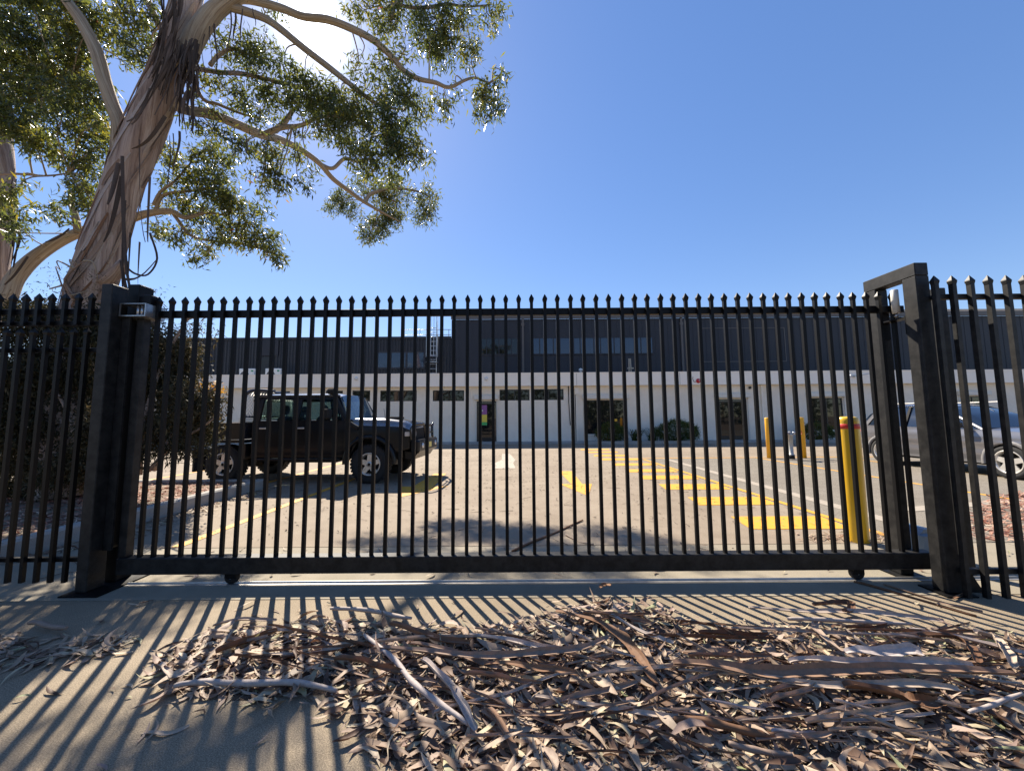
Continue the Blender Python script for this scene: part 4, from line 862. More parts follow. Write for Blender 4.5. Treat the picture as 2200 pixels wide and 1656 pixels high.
# ================================================================== trees
def zc(p): return (Vector(p) - Vector((0, 0, EYE))).dot(_F)
def path(px, depth, rad, sub=6):
    """photo pixels + distances + radii in pixels -> smooth 3D points and radii in metres"""
    n = len(px); D = lerp_list(depth, n); P = [at(x, y, d) for (x, y), d in zip(px, D)]
    rr = [r * zc(p) / FPX * zc(p) / math.hypot(zc(p), (p - Vector((0, 0, EYE))).dot(_RR)) for r, p in zip(lerp_list(rad, n) if len(rad) != n else rad, P)]
    Q = catmull(P, sub); return Q, lerp_list(rr, len(Q))
class Leaves:
    def __init__(s): s.c = []; s.d = []; s.l = []; s.w = []; s.v = []; s.tw = []
    def tuft(s, c, n, spread, L, W, vlo, vhi, droop=.9, rng=RNG):
        c = np.array(c); o = rng.normal(0, spread * .5, (n, 3)); d = rng.normal(0, 1, (n, 3)); d[:, 2] -= droop
        d /= np.linalg.norm(d, axis=1)[:, None]
        s.c.append(c + o); s.d.append(d); s.l.append(rng.uniform(L[0], L[1], n)); s.w.append(rng.uniform(W[0], W[1], n)); s.v.append(np.clip(rng.uniform(vlo, vhi, n), 0, 1))
    def mesh(s, name, mat):
        C = np.concatenate(s.c); D = np.concatenate(s.d); L = np.concatenate(s.l)[:, None]; W = np.concatenate(s.w)[:, None]; v = np.concatenate(s.v)
        n = len(C); r = RNG.normal(0, 1, (n, 3)); S = np.cross(D, r); S /= np.linalg.norm(S, axis=1)[:, None] + 1e-9
        Nn = np.cross(S, D); bend = RNG.normal(0, .10, (n, 1)) * L
        q = np.stack([C, C + D * L * .38 + S * W * .5 + Nn * bend, C + D * L, C + D * L * .38 - S * W * .5 + Nn * bend], 1)
        return np_mesh(name, q.reshape(-1, 3), np.arange(n * 4).reshape(-1, 4), mat, np.repeat(v, 4))
def tree_part(name, mb, m, parent): return mb.build(name, m, parent)
class Wood:
    """limbs of one tree, sampled so that foliage can be joined to the nearest one"""
    def __init__(s): s.pts = []
    def limb(s, root, px, depth, rad, m, name='limb', sub=6, n=10, ridge=None):
        Q, rr = path(px, depth, rad, sub); mb = MB().tube(Q, rr, n, True, True, True, ridge)
        o = tree_part(name, mb, m, root); s.pts += [np.array(q) for q in Q]; return Q, rr, o
    def near(s, p):
        A = np.array(s.pts); i = np.argmin(((A - np.array(p)) ** 2).sum(1) + .0); return Vector(A[i])
def crown(root, wood, blobs, leafm, per=1.75, L=(.09, .17), W=(.020, .036), tuftn=(15, 27), vr=(0, .86), rng=RNG, sprd=.15):
    lv = Leaves(); tw = MB()
    for bl in blobs:
        px, py, rx, ry, dep = bl[:5]; dens = bl[5] if len(bl) > 5 else 1.0
        c = at(px, py, dep); k = zc(c) / FPX; ax, ay = rx * k, ry * k; az = .8 * (ax + ay) / 2
        st = wood.near(c); mid = (st + c) / 2 + Vector(rng.normal(0, .06, 3)) + Vector((0, 0, .06))
        if (st - c).length < 3.2: tw.tube(catmull([st, mid, c], 4), lerp_list([.016, .010, .006], 9), 5)
        nt_ = max(3, int(rx * ry / 130 * dens * per * (dep / 6.3) ** 1.8)); vc = rng.uniform(0, .5)
        for _ in range(nt_):
            u = rng.normal(0, 1, 3); u /= np.linalg.norm(u); u *= rng.uniform(.25, 1) ** .6
            t = c + _RR * (u[0] * ax) + _UU * (u[1] * ay) + _F * (u[2] * az)
            if rng.random() < .45: tw.tube([c + (t - c) * .15, c + (t - c) * .6 + Vector((0, 0, .03)), t], [.006, .0045, .003], 3, False)
            lv.tuft(t, int(rng.integers(*tuftn)), sprd, L, W, max(0, vc - .2) if vr[0] == 0 else vr[0], min(vr[1] + .06 * rng.random() + (.12 if rng.random() < .06 else 0), vc + .55), rng=rng)
    o = bpy.data.objects.new('crown', lv.mesh('crown', leafm)); COL.objects.link(o); o.parent = root
    o.data.transform(Matrix.Translation(-parent_loc(root))); tag(o, kind='stuff')
    t = tree_part('twigs', tw, M['bark2'], root); tag(t, kind='stuff')
    return o
def shag(root, p0, length, width, sway, v, end=None):
    """a ribbon of shed bark hanging from p0"""
    n = 7; pts = []; p0 = Vector(p0)
    for i in range(n):
        t = i / (n - 1)
        q = p0 + Vector((sway[0] * t * t + .02 * math.sin(5 * t + p0.x * 9), sway[1] * t * t + .02 * math.cos(4 * t + p0.z * 5), -length * t))
        if end is not None: q = p0.lerp(Vector(end), t) + Vector((0, 0, -.18 * length * math.sin(math.pi * t)))
        pts.append(q)
    a = random.uniform(0, 6.28); ups = [Vector((math.cos(a + 1.2 * i / n), math.sin(a + 1.2 * i / n), .05)) for i in range(n)]
    mb = MB().ribbon(pts, [width * (1 - .6 * (i / (n - 1)) ** 2) for i in range(n)], ups, random.uniform(-.3, .3), .004)
    o = mb.build('bark_strip', M['shag'], root)
    at_ = o.data.attributes.new('v', 'FLOAT', 'POINT'); at_.data.foreach_set('value', [v] * len(mb.v)); return o
# ---- the leaning gum
T1 = at(205, 600, 6.1); gum = thing('gum_tree', 'big leaning gum tree with peeling pinkish bark behind the catch post', 'tree', (-7.1, 6.2, .15)); w1 = Wood()
trunk_px = [(146, 1062), (150, 930), (164, 780), (184, 660), (208, 578), (238, 478), (262, 399), (294, 319), (327, 239), (358, 159), (384, 80), (402, 0), (418, -90), (432, -210), (440, -380)]
trr = [86, 70, 58, 54, 53, 47, 45, 46, 43, 39, 35, 32, 29, 24, 16]
rid = lambda i, j, a, l: 1 + .045 * math.sin(3 * a + l * .9) + .03 * math.sin(7 * a - l * 1.7) + .018 * math.sin(15 * a + l * 3)
tq, tr_, tko = w1.limb(gum, trunk_px, [6.2, 6.0], trr, M['bark'], 'trunk', 8, 28, rid)
L4 = dict(
 a=([(388, 150), (418, 82), (452, 35), (492, 4), (540, -18)], [6.0, 6.05], [26, 25, 22, 18, 13]),
 b1=([(492, 2), (534, 0), (603, 18), (650, 36), (704, 43), (755, 62), (802, 87), (842, 123), (867, 152), (900, 170), (936, 178), (965, 188), (1001, 172), (1023, 168), (1052, 178), (1075, 160)], [6.05, 7.0], [10.5, 9.8, 9.1, 8.4, 8.4, 7.7, 7.0, 6.3, 5.6, 4.9, 4.2, 3.5, 2.8, 2.1, 1.8, 1.0]),
 b2=([(480, 12), (530, 26), (581, 47), (654, 105), (701, 141), (748, 178), (799, 217), (835, 232), (870, 236)], [6.05, 6.7], [10.8, 10.1, 8.6, 7.9, 7.2, 5.8, 4.3, 2.9, 1.4]),
 b3=([(410, 148), (429, 149), (472, 156), (520, 159), (563, 168), (606, 178), (657, 192), (700, 215)], [6.0, 7.1], [6.3, 6.3, 5.6, 5.6, 4.9, 4.2, 3.5, 1.4]),
 b4=([(385, 232), (411, 239), (454, 246), (501, 264), (545, 283), (570, 292), (603, 301), (646, 322), (686, 351), (715, 384), (748, 409), (784, 435), (828, 460), (862, 478)], [6.0, 11.2], [13.6, 12.8, 12.0, 11.2, 11.2, 10.4, 8.8, 7.2, 6.4, 5.6, 4.8, 4.0, 2.4, 1.2]),
 b4s=([(566, 290), (603, 275), (646, 270), (683, 254), (726, 250), (777, 264), (830, 290)], [6.9, 6.4], [7.2, 6.4, 4.8, 4.0, 3.2, 2.4, 1.2]),
 b4t=([(590, 282), (612, 262), (633, 232)], [7.1, 7.2], [7.2, 6.4, 4.0]),
 b4u=([(690, 354), (715, 362), (741, 341), (770, 348), (800, 340)], [9.3, 9.6], [5, 4, 4, 3, 2]),
 b4v=([(784, 435), (800, 415), (850, 405), (900, 412), (925, 425)], [10.6, 11.1], [4, 4, 3, 2, 1.5]),
 b6=([(396, 95), (430, 205), (470, 225), (520, 245), (560, 255)], [6.3, 7.0], [4.8, 4.8, 4.0, 3.2, 1.6]),
 b7=([(452, 140), (470, 120), (500, 105), (540, 120), (590, 130)], [6.3, 6.9], [5.6, 4.8, 4.0, 3.2, 1.6]),
 ll=([(262, 335), (258, 300), (256, 265), (240, 223), (224, 175), (207, 112), (176, 48), (143, 0), (100, -70), (60, -160)], [6.05, 5.7], [30, 22, 19, 18, 18, 18, 17, 15, 12, 8]),
 ul=([(345, 60), (325, 20), (308, -30), (290, -110)], [6.1, 6.2], [9, 9, 8, 5]),
 c1=([(838, 40), (850, 10), (880, -10)], [6.5, 6.6], [6, 4, 2]), c2=([(840, 8), (900, 18), (960, 10), (1000, 15), (1045, 12)], [6.6, 6.9], [3, 3.5, 3, 2, 1.5]),
)
limbs = {}
for k, (px, dp_, rd) in L4.items(): limbs[k] = w1.limb(gum, px, dp_, rd, M['bark2'] if k not in ('b3',) else M['bark'], 'limb', 5, 10 if k != 'a' else 16, (rid if k in ('a', 'll') else None))
# broken collar low on the trunk
Q, rr = path([(225, 605), (250, 585), (268, 562)], [5.9, 5.75], [22, 17, 11], 3)
w1_ = MB().tube(Q, rr, 9, True, True, True, lambda i, j, a, l: 1 + .22 * math.sin(4 * a + i)); w1_.build('broken_stub', M['bark'], gum)
bl = []
def B_(dep, *rows):
    for r in rows: bl.append((*r[:4], dep + random.uniform(-.25, .35), *(r[4:])))
B_(6.8, (880, 18, 50, 38), (940, 40, 55, 42), (985, 75, 45, 42), (950, 112, 42, 34, 1.2), (925, 85, 40, 30), (1060, 40, 26, 36, .8), (1012, 112, 20, 32), (1078, 152, 12, 12), (1000, 14, 42, 20), (1062, 200, 26, 36), (1035, 222, 30, 40), (1055, 240, 22, 22), (965, 232, 25, 24), (940, 205, 20, 20, .6), (980, 195, 22, 14, .5))
B_(6.6, (835, 48, 42, 34), (790, 20, 50, 28), (585, 24, 30, 20, .5), (830, 150, 40, 34), (862, 182, 36, 30), (800, 196, 34, 26), (880, 220, 40, 28), (905, 242, 24, 24), (775, 122, 22, 16, .4), (815, 105, 26, 20, .5), (870, 110, 30, 24, .7), (760, 155, 26, 20, .5))
B_(6.5, (500, 98, 46, 36), (560, 112, 48, 34), (610, 140, 40, 30, .55), (655, 168, 40, 30, .6), (590, 180, 56, 28), (540, 140, 40, 25, .7), (682, 200, 46, 40, 1.3), (702, 232, 44, 34, 1.3), (640, 226, 40, 30, .8), (560, 230, 56, 36, .7), (482, 190, 38, 34, .7), (452, 222, 28, 28, .7), (520, 200, 40, 30, .6), (600, 215, 40, 26, .6), (470, 80, 28, 24, .7), (440, 180, 22, 26, .6), (735, 205, 36, 30))
B_(6.35, (720, 290, 46, 32), (770, 250, 48, 38), (822, 268, 44, 38, 1.2), (862, 292, 38, 34), (902, 336, 27, 22, 1.2), (886, 316, 26, 22), (832, 330, 46, 38, 1.2), (782, 342, 42, 36, 1.2), (822, 372, 34, 24), (760, 308, 36, 26), (690, 270, 30, 22, .7), (650, 300, 30, 18, .6), (735, 255, 36, 28), (800, 225, 36, 24, .8), (850, 250, 34, 28))
B_(6.6, (612, 322, 40, 18), (560, 332, 46, 22, .7), (522, 310, 38, 26, .7), (440, 268, 38, 22, .7), (480, 290, 36, 22, .7), (500, 335, 30, 16, .5), (562, 372, 30, 20), (600, 380, 24, 22), (640, 392, 22, 20), (560, 410, 24, 16), (670, 372, 22, 14, .7), (590, 398, 20, 18))
B_(11.0, (742, 428, 30, 28, 1.2), (718, 440, 24, 20), (790, 398, 38, 24), (850, 405, 38, 28, 1.2), (832, 432, 34, 24), (842, 452, 32, 28, 1.2), (800, 490, 38, 26, 1.3), (830, 478, 30, 24, 1.2), (922, 430, 22, 38, 1.2), (912, 462, 24, 20, 1.3), (888, 430, 24, 14, .6), (765, 455, 20, 14, .6), (790, 512, 20, 10))
B_(8.4, (560, 332, 34, 18, .5), (620, 326, 30, 18, .5))  # extra clumps added deeper in the crown to shade the left apron
B_(6.1, (285, 60, 45, 50), (300, 110, 34, 26, 1.3), (265, 25, 40, 30), (320, 15, 30, 24), (245, 80, 20, 30), (330, 130, 20, 14, .6), (275, 140, 22, 14, .8))
crown(gum, w1, bl, M['leaf'])
# the long shed bark on trunk and limbs
for k in range(70):
    px, py = random.uniform(386, 428), random.uniform(80, 205); p = at(px, py, 5.72 + random.uniform(-.1, .15))
    shag(gum, p, random.uniform(.35, .95), random.uniform(.015, .045), (random.uniform(-.05, .05), random.uniform(-.08, .05)), random.uniform(0, .6))
for k in range(44):
    t = random.uniform(0, 1); px, py = 336 + 42 * random.random() + 18 * (1 - t), -20 + 150 * t
    shag(gum, at(px, py, 5.62), random.uniform(.5, 1.2), random.uniform(.02, .05), (-.16, random.uniform(-.05, .1)), random.uniform(0, .55))
for a, b_, w in (((262, 335), (285, 640), .05), ((262, 380), (222, 520), .06), ((355, 250), (283, 320), .05), ((330, 200), (272, 262), .045), ((322, 190), (283, 268), .035), ((300, 300), (312, 520), .03), ((268, 430), (265, 640), .035), ((262, 560), (286, 650), .05), ((268, 600), (335, 560), .035), ((280, 500), (275, 630), .03), ((255, 350), (232, 440), .06), ((300, 520), (296, 610), .025), ((322, 380), (318, 520), .03)):
    p, q = at(*a, 5.62), at(*b_, 5.55); shag(gum, p, (p - q).length, w, (0, 0), random.uniform(.1, .6), q)
for a in ((365, 290, .9), (372, 285, .7), (384, 280, .8), (505, 30, .5), (520, 20, .6), (495, 25, .8), (455, 60, .7), (465, 55, .9), (440, 75, .8), (425, 95, .9), (545, 18, .35), (530, 295, .3), (640, 325, .25)):
    shag(gum, at(a[0], a[1], 5.9), a[2], random.uniform(.015, .035), (random.uniform(-.06, .06), 0), random.uniform(.0, .5))
pts = catmull([at(322, 500, 5.9), at(338, 555, 5.9), at(318, 590, 5.9), at(290, 588, 5.85), at(268, 570, 5.8)], 5)
mb = MB().ribbon(pts, .03, [Vector((.2, -1, .2))] * len(pts), .2); o = mb.build('bark_strip', M['shag'], gum); a_ = o.data.attributes.new('v', 'FLOAT', 'POINT'); a_.data.foreach_set('value', [.15] * len(mb.v))
# loose sheets of bark lying along the trunk
for k in range(80):
    i0 = random.randint(18, len(tq) - 34); ln_ = random.randint(5, 20); ph = random.uniform(0, 6.28); tw_ = random.uniform(.04, .10); pts = []; ups = []
    for i in range(i0, min(i0 + ln_, len(tq) - 2)):
        t_ = (tq[i + 1] - tq[i - 1]).normalized(); n1 = t_.cross(Vector((0, 0, 1))).normalized(); n2 = t_.cross(n1); a_ = ph + (i - i0) * tw_
        nn = n1 * math.cos(a_) + n2 * math.sin(a_); pts.append(tq[i] + nn * (tr_[i] * 1.015 + .012)); ups.append(nn)
    if len(pts) < 4: continue
    w_ = random.uniform(.02, .085); n_ = len(pts); mb = MB().ribbon(pts, [w_ * (.3 + .7 * math.sin(math.pi * (i + .5) / n_)) for i in range(n_)], ups, random.uniform(-.05, .18), .006)
    o = mb.build('bark_sheet', M['strip_bark'], gum); a2 = o.data.attributes.new('v', 'FLOAT', 'POINT'); a2.data.foreach_set('value', [random.choice((.3, .5, .62, .7, .78, .86, .95))] * len(mb.v))
# ---- the gum at the left edge, its low bough runs behind the leaning trunk
gum2 = thing('gum_tree', 'pale gum tree at the left edge with a low bough reaching right', 'tree', (-10.1, 7.0, .15)); w2 = Wood()
w2.limb(gum2, [(-60, 1030), (-58, 850), (-48, 700), (-30, 590), (-14, 490), (-10, 380), (-16, 260), (-30, 150), (-40, 40), (-40, -120)], [7.2, 7.0], [62, 56, 52, 50, 46, 44, 40, 36, 30, 20], M['bark'], 'trunk', 6, 22, rid)
w2.limb(gum2, [(-40, 690), (10, 640), (32, 598), (66, 560), (108, 530), (159, 504), (230, 482), (279, 470), (319, 458), (367, 454), (399, 468), (438, 458), (480, 462)], [6.95, 7.5], [30, 27, 23, 20, 17, 15, 13, 12, 10, 8, 6, 4, 2], M['bark2'], 'limb', 6, 14, rid)
w2.limb(gum2, [(168, 502), (163, 470), (154, 440), (150, 410)], [7.0, 7.0], [10, 10, 8, 4], M['bark2'], 'limb')
w2.limb(gum2, [(371, 458), (383, 474), (410, 506), (458, 518), (520, 525), (580, 540)], [7.4, 7.6], [5, 5, 4, 3, 2.5, 1.5], M['bark2'], 'limb', 4, 7)
w2.limb(gum2, [(335, 455), (342, 430), (362, 416), (430, 408), (480, 400)], [7.3, 7.5], [6, 5, 5, 3, 2], M['bark2'], 'limb', 4, 7)
w2.limb(gum2, [(330, 440), (345, 412), (375, 390), (410, 350)], [7.3, 7.4], [5, 4, 3, 2], M['bark2'], 'limb', 4, 7)
w2.limb(gum2, [(-10, 375), (40, 374), (100, 378), (150, 372)], [6.6, 6.4], [4, 4, 3, 2], M['bark'], 'limb', 4, 7)
w2.limb(gum2, [(-10, 225), (40, 218), (90, 215), (150, 190)], [6.8, 6.3], [6, 5, 4, 2], M['bark'], 'limb', 4, 7)
bl = []
B_(7.4, (438, 320, 38, 28), (470, 358, 32, 38, 1.2), (400, 358, 42, 34, .8), (360, 340, 28, 28, .8), (458, 400, 38, 34, 1.3), (498, 420, 34, 28), (438, 456, 46, 32, 1.2), (400, 428, 36, 24), (498, 458, 36, 28), (470, 498, 38, 26, 1.2), (538, 518, 42, 28, 1.2), (550, 462, 28, 22, .9), (520, 490, 30, 22), (430, 548, 24, 16), (450, 530, 28, 18), (342, 486, 34, 18), (380, 516, 32, 14), (592, 545, 20, 18, 1.4), (603, 562, 13, 14, 1.5), (575, 510, 28, 24), (360, 390, 28, 24, .8), (410, 500, 30, 16, .8), (350, 440, 22, 20, .7), (425, 385, 30, 22))
B_(6.3, (190, 360, 42, 36), (150, 332, 48, 28), (92, 312, 38, 32), (200, 420, 28, 32), (170, 400, 34, 28), (112, 445, 46, 16, .7), (140, 468, 24, 12, .6), (20, 430, 34, 26), (18, 470, 36, 28, 1.2), (30, 500, 26, 18), (180, 445, 30, 22), (60, 400, 30, 14, .4), (215, 460, 18, 14))
B_(6.2, *[(x + random.uniform(-18, 18), y + random.uniform(-14, 14), 46, 36, 1.25) for x in (-20, 30, 80, 130, 180) for y in (-30, 30, 90, 150, 205, 260) if not (x > 150 and y < 20)], (215, 215, 26, 36), (210, 270, 24, 34), (60, 300, 40, 22), (230, 180, 12, 22, .6), (100, 10, 40, 30), (205, 320, 30, 18))
crown(gum2, w2, bl, M['leaf'])
for k in range(10):
    shag(gum2, at(random.uniform(28, 52), random.uniform(360, 500), 6.75), random.uniform(.3, 1.1), random.uniform(.02, .05), (random.uniform(-.1, .05), 0), random.uniform(0, .5))
for a, b_ in (((150, 492), (98, 520)), ((62, 552), (10, 612)), ((40, 500), (28, 575))):
    p, q = at(*a, 6.75), at(*b_, 6.75); shag(gum2, p, .3, .045, (0, 0), .2, q)
# ---- scruffy bush in the bed
bush = thing('bush', 'scruffy half dead brown green bush in the bed behind the left fence', 'bush', (-6.6, 6.2, .15)); w3 = Wood()
for px in ([(300, 1020), (310, 900), (350, 780), (400, 690), (430, 655)], [(250, 1030), (230, 900), (200, 780), (150, 660), (120, 575)], [(180, 1040), (150, 900), (90, 780), (40, 660)], [(330, 1010), (390, 900), (440, 850), (478, 820)], [(320, 1010), (380, 950), (430, 920), (470, 890)], [(230, 1030), (280, 850), (330, 700), (350, 650)], [(120, 1040), (60, 950), (10, 850), (-30, 760)], [(160, 640), (140, 600), (180, 560)], [(215, 650), (290, 640), (320, 622)]):
    w3.limb(bush, px, [5.9, 5.7] if px[0][0] > 100 else [5.4, 5.3], [7, 1.5], M['bark'], 'stem', 4, 6)
bl = []
B_(5.9, (40, 690, 62, 50, .7), (120, 700, 70, 54, .8), (200, 720, 66, 62), (60, 800, 88, 70), (170, 820, 86, 70), (282, 765, 62, 72), (350, 750, 46, 52, .8), (400, 760, 34, 50, .6), (330, 850, 70, 62), (395, 868, 50, 54, .7), (250, 915, 84, 54), (345, 930, 60, 36, .8), (60, 915, 88, 60), (150, 950, 78, 44), (432, 852, 30, 34, .4), (425, 930, 34, 38, .9), (400, 900, 44, 40, .9), (385, 960, 40, 26, .7), (452, 880, 28, 40, .6), (0, 860, 60, 80), (60, 985, 80, 50), (140, 1010, 64, 40), (30, 1050, 60, 36), (100, 1060, 60, 26, .8), (210, 985, 60, 36), (280, 975, 40, 26, .6), (430, 700, 30, 30, .15), (330, 690, 30, 24, .5), (375, 800, 50, 40, .8))
lvs = crown(bush, w3, bl, M['bush'], per=5.0, L=(.05, .11), W=(.014, .026), tuftn=(30, 44), vr=(0, .95))
bl = []; B_(5.8, (130, 580, 30, 26, .3), (170, 570, 30, 20, .3), (110, 620, 40, 18, .35), (330, 628, 16, 10, .5), (60, 640, 40, 16, .4), (210, 600, 26, 24, .6), (188, 625, 24, 18, .6))
crown(bush, w3, bl, M['bush'], per=2.5, L=(.035, .07), W=(.006, .012), tuftn=(10, 16), vr=(0, .6))
lv = Leaves()
for k in range(26): lv.tuft(at(random.uniform(405, 482), 836 + random.uniform(-10, 10), 6.0), 14, .09, (.04, .08), (.012, .02), 0, 1, .2)
o = bpy.data.objects.new('yellow_leaves', lv.mesh('yellow_leaves', M['ybush'])); COL.objects.link(o); o.parent = bush; o.data.transform(Matrix.Translation(-bush.location)); tag(o, 'bright yellow leaves on the bush tips', kind='stuff')
# ---- planting by the building
def small_shrub(name, label, x, y, rx, rz, z0, n, dry=0.):
    t = thing(name, label, 'shrub', (x, y, .13)); st = MB(); lv = Leaves(); rng = RNG
    for k in range(7): st.tube([(x + .05 * k - .15, y, .13), (x + rng.uniform(-rx, rx) * .6, y + rng.uniform(-.2, .2), z0 + rz * .9)], [.02, .008], 5)
    for k in range(n):
        u = rng.normal(0, 1, 3); u /= np.linalg.norm(u); u *= rng.uniform(.55, 1.05) ** .5 * (1 + .12 * math.sin(5 * u[0] + 3 * u[2]))
        lv.tuft((x + u[0] * rx, y + u[1] * rx * .5, max(.2, z0 + rz * .5 + u[2] * rz * .55)), 9, .12, (.05, .09), (.022, .035), 0, .75 + dry * (u[0] < 0), .0)
    st.build('stem', M['bark'], t); o = bpy.data.objects.new('foliage', lv.mesh('foliage', M['shrub'])); COL.objects.link(o); o.parent = t; o.data.transform(Matrix.Translation(-t.location)); tag(o, kind='stuff')
small_shrub('shrub', 'low rounded shrub with browning left side under the large window', 5.15, 19.45, .80, .85, .16, 800, .3)
small_shrub('shrub', 'larger dark green clipped shrub against the white wall', 8.55, 19.45, 1.12, 1.0, .14, 1200)
small_shrub('shrub', 'brownish shrub by the window behind the standpipe', 15.75, 19.45, .85, .8, .16, 700, .4)
for x, lb, n in ((6.35, 'strappy leaved clump right of the browning shrub', 70), (7.2, 'strappy leaved clump left of the larger green shrub', 55)):
    t = thing('strappy_plant', lb, 'plant', (x, 19.4, .13), 0, 'strappy plants')
    mbp = MB()
    for k in range(n):
        a = random.uniform(0, 6.28); l = random.uniform(.3, .75); b0 = Vector((x + random.uniform(-.25, .25), 19.4 + random.uniform(-.1, .1), .14)); d = Vector((math.cos(a), math.sin(a) * .6, 0))
        mbp.ribbon([b0, b0 + d * l * .2 + Vector((0, 0, l * .6)), b0 + d * l * .5 + Vector((0, 0, l * .9)), b0 + d * l * .8 + Vector((0, 0, l * .75))], [.03, .035, .025, .004], None, .2, .002)
    o = mbp.build('leaves', M['shrub'], t); a_ = o.data.attributes.new('v', 'FLOAT', 'POINT'); a_.data.foreach_set('value', [.25] * len(mbp.v)); tag(o, kind='stuff')
# ---- the trees across the street, mirrored in the windows
far = Leaves(); fw_ = MB()
for k in range(26):
    x = -62 + k * 5 + random.uniform(-2, 2); y = -30 - random.uniform(0, 8); h = random.uniform(8, 13)
    fw_.tube([(x, y, -.1), (x + .3, y, h * .5), (x + random.uniform(-1, 1), y, h * .9)], [.3, .2, .05], 6)
    for q in range(26):
        u = RNG.normal(0, 1, 3); u /= np.linalg.norm(u)
        far.tuft((x + u[0] * 3.2, y + u[1] * 2.2, h * .52 + u[2] * h * .46), 26, 2.2, (.5, 1.1), (.3, .6), 0, .8, .3)
tb = bpy.data.objects.new('street_tree_belt', far.mesh('street_tree_belt', M['leaf'])); COL.objects.link(tb); tag(tb, 'belt of dark trees across the street mirrored in the windows', 'trees', kind='stuff')
fo = fw_.build('trunks', M['bark2'], tb); tag(fo, kind='stuff')
# ================================================================== leaf litter and shed bark
def leaf_batch(n, pos, yaw, L, W, sick, curl, cup, tilt, v, rng):
    """n sickle shaped leaves, 5 stations x 3 points each"""
    S = 6; t = np.linspace(0, 1, S); wp = np.sin(np.pi * np.clip(t, .02, .985) ** .8) ** .8; wp[0] = .1; wp[-1] = .03
    T = np.tile(t, (n, 1)); lx = (T - .5) * L[:, None]; ly = sick[:, None] * ((T - .5) ** 2 - .08) * L[:, None]; lz = curl[:, None] * ((T - .5) ** 2) * L[:, None]
    w = wp[None] * W[:, None] * .5; P = np.zeros((n, S, 3, 3))
    tw = rng.normal(0, .5, n)[:, None] * (T - .5)
    for k, q in enumerate((-1, 0, 1)):
        P[:, :, k, 0] = lx; P[:, :, k, 1] = ly + q * w * np.cos(tw); P[:, :, k, 2] = lz + (abs(q) * cup[:, None]) * w + q * w * np.sin(tw)
    P = P.reshape(n, S * 3, 3)
    ax, ay = tilt[:, 0], tilt[:, 1]
    y1 = P[:, :, 1] * np.cos(ax)[:, None] - P[:, :, 2] * np.sin(ax)[:, None]; z1 = P[:, :, 1] * np.sin(ax)[:, None] + P[:, :, 2] * np.cos(ax)[:, None]
    x2 = P[:, :, 0] * np.cos(ay)[:, None] + z1 * np.sin(ay)[:, None]; z2 = -P[:, :, 0] * np.sin(ay)[:, None] + z1 * np.cos(ay)[:, None]
    c, s = np.cos(yaw)[:, None], np.sin(yaw)[:, None]
    out = np.stack([x2 * c - y1 * s, x2 * s + y1 * c, z2], 2)
    if pos is not None:
        out += pos[:, None, :]; mn = out[:, :, 2].min(1); out[:, :, 2] += np.maximum(0, .004 - mn)[:, None]
    f = []
    for i in range(S - 1):
        for k in range(2): f.append((i * 3 + k, (i + 1) * 3 + k, (i + 1) * 3 + k + 1, i * 3 + k + 1))
    F = (np.array(f)[None] + (np.arange(n) * S * 3)[:, None, None]).reshape(-1, 4)
    return out, F, np.repeat(v, S * 3)
def rnd_leaf(n, rng, big=1.0, v=None):
    return dict(yaw=np.where(rng.random(n) < .55, rng.normal(-.15, .55, n), rng.uniform(0, 2 * np.pi, n)), L=np.clip(rng.lognormal(-2.25, .38, n), .035, .22) * big, W=np.clip(rng.lognormal(-3.85, .34, n), .008, .036) * big, sick=rng.normal(0, .75, n), curl=rng.normal(.12, .4, n), cup=rng.normal(.05, .45, n), tilt=rng.normal(0, .17, (n, 2)), v=rng.beta(1.5, 1.3, n) if v is None else v)
def inside(px, py, poly):
    r = np.zeros(len(px), bool); m = len(poly)
    for i in range(m):
        x0, y0 = poly[i]; x1, y1 = poly[(i + 1) % m]
        c = ((y0 > py) != (y1 > py)) & (px < (x1 - x0) * (py - y0) / (y1 - y0 + 1e-12) + x0); r ^= c
    return r
MAIN = [(-2.02, 2.33), (-1.91, 2.49), (-1.53, 2.56), (-1.23, 2.60), (-.31, 2.46), (.32, 2.60), (.65, 2.78), (.95, 2.58), (1.12, 2.42), (1.55, 2.44), (2.53, 2.48), (2.95, 2.33), (3.6, 2.2), (4.2, 1.8), (3.2, 1.0), (1.0, 1.0), (-.30, 1.25), (-.50, 1.62), (-.66, 1.80), (-.9, 2.0), (-1.26, 1.95), (-1.67, 1.98), (-1.93, 2.14)]
LEFT = [(-4.2, 2.45), (-2.75, 2.50), (-2.25, 2.42), (-2.3, 2.26), (-2.7, 2.14), (-3.3, 2.0), (-4.2, 1.95)]
def scatter(poly, n, rng, jit=.05):
    xs_ = [p[0] for p in poly]; ys_ = [p[1] for p in poly]; out = []
    while sum(len(o) for o in out) < n:
        x = rng.uniform(min(xs_), max(xs_), n * 2); y = rng.uniform(min(ys_), max(ys_), n * 2); k = inside(x + rng.normal(0, jit, n * 2), y + rng.normal(0, jit, n * 2), poly)
        out.append(np.stack([x[k], y[k]], 1))
    return np.concatenate(out)[:n]
def heap(x, y):
    h = .085 * np.exp(-(((x - .75) / .5) ** 2 + ((y - 2.60) / .22) ** 2)) + .045 * np.exp(-(((x - 1.7) / 1.3) ** 2 + ((y - 2.05) / .4) ** 2)) + .028 * np.exp(-(((x - .1) / .9) ** 2 + ((y - 2.25) / .3) ** 2)) + .04 * np.exp(-(((x - 2.3) / .8) ** 2 + ((y - 1.6) / .5) ** 2))
    return h
rg = np.random.default_rng(5)
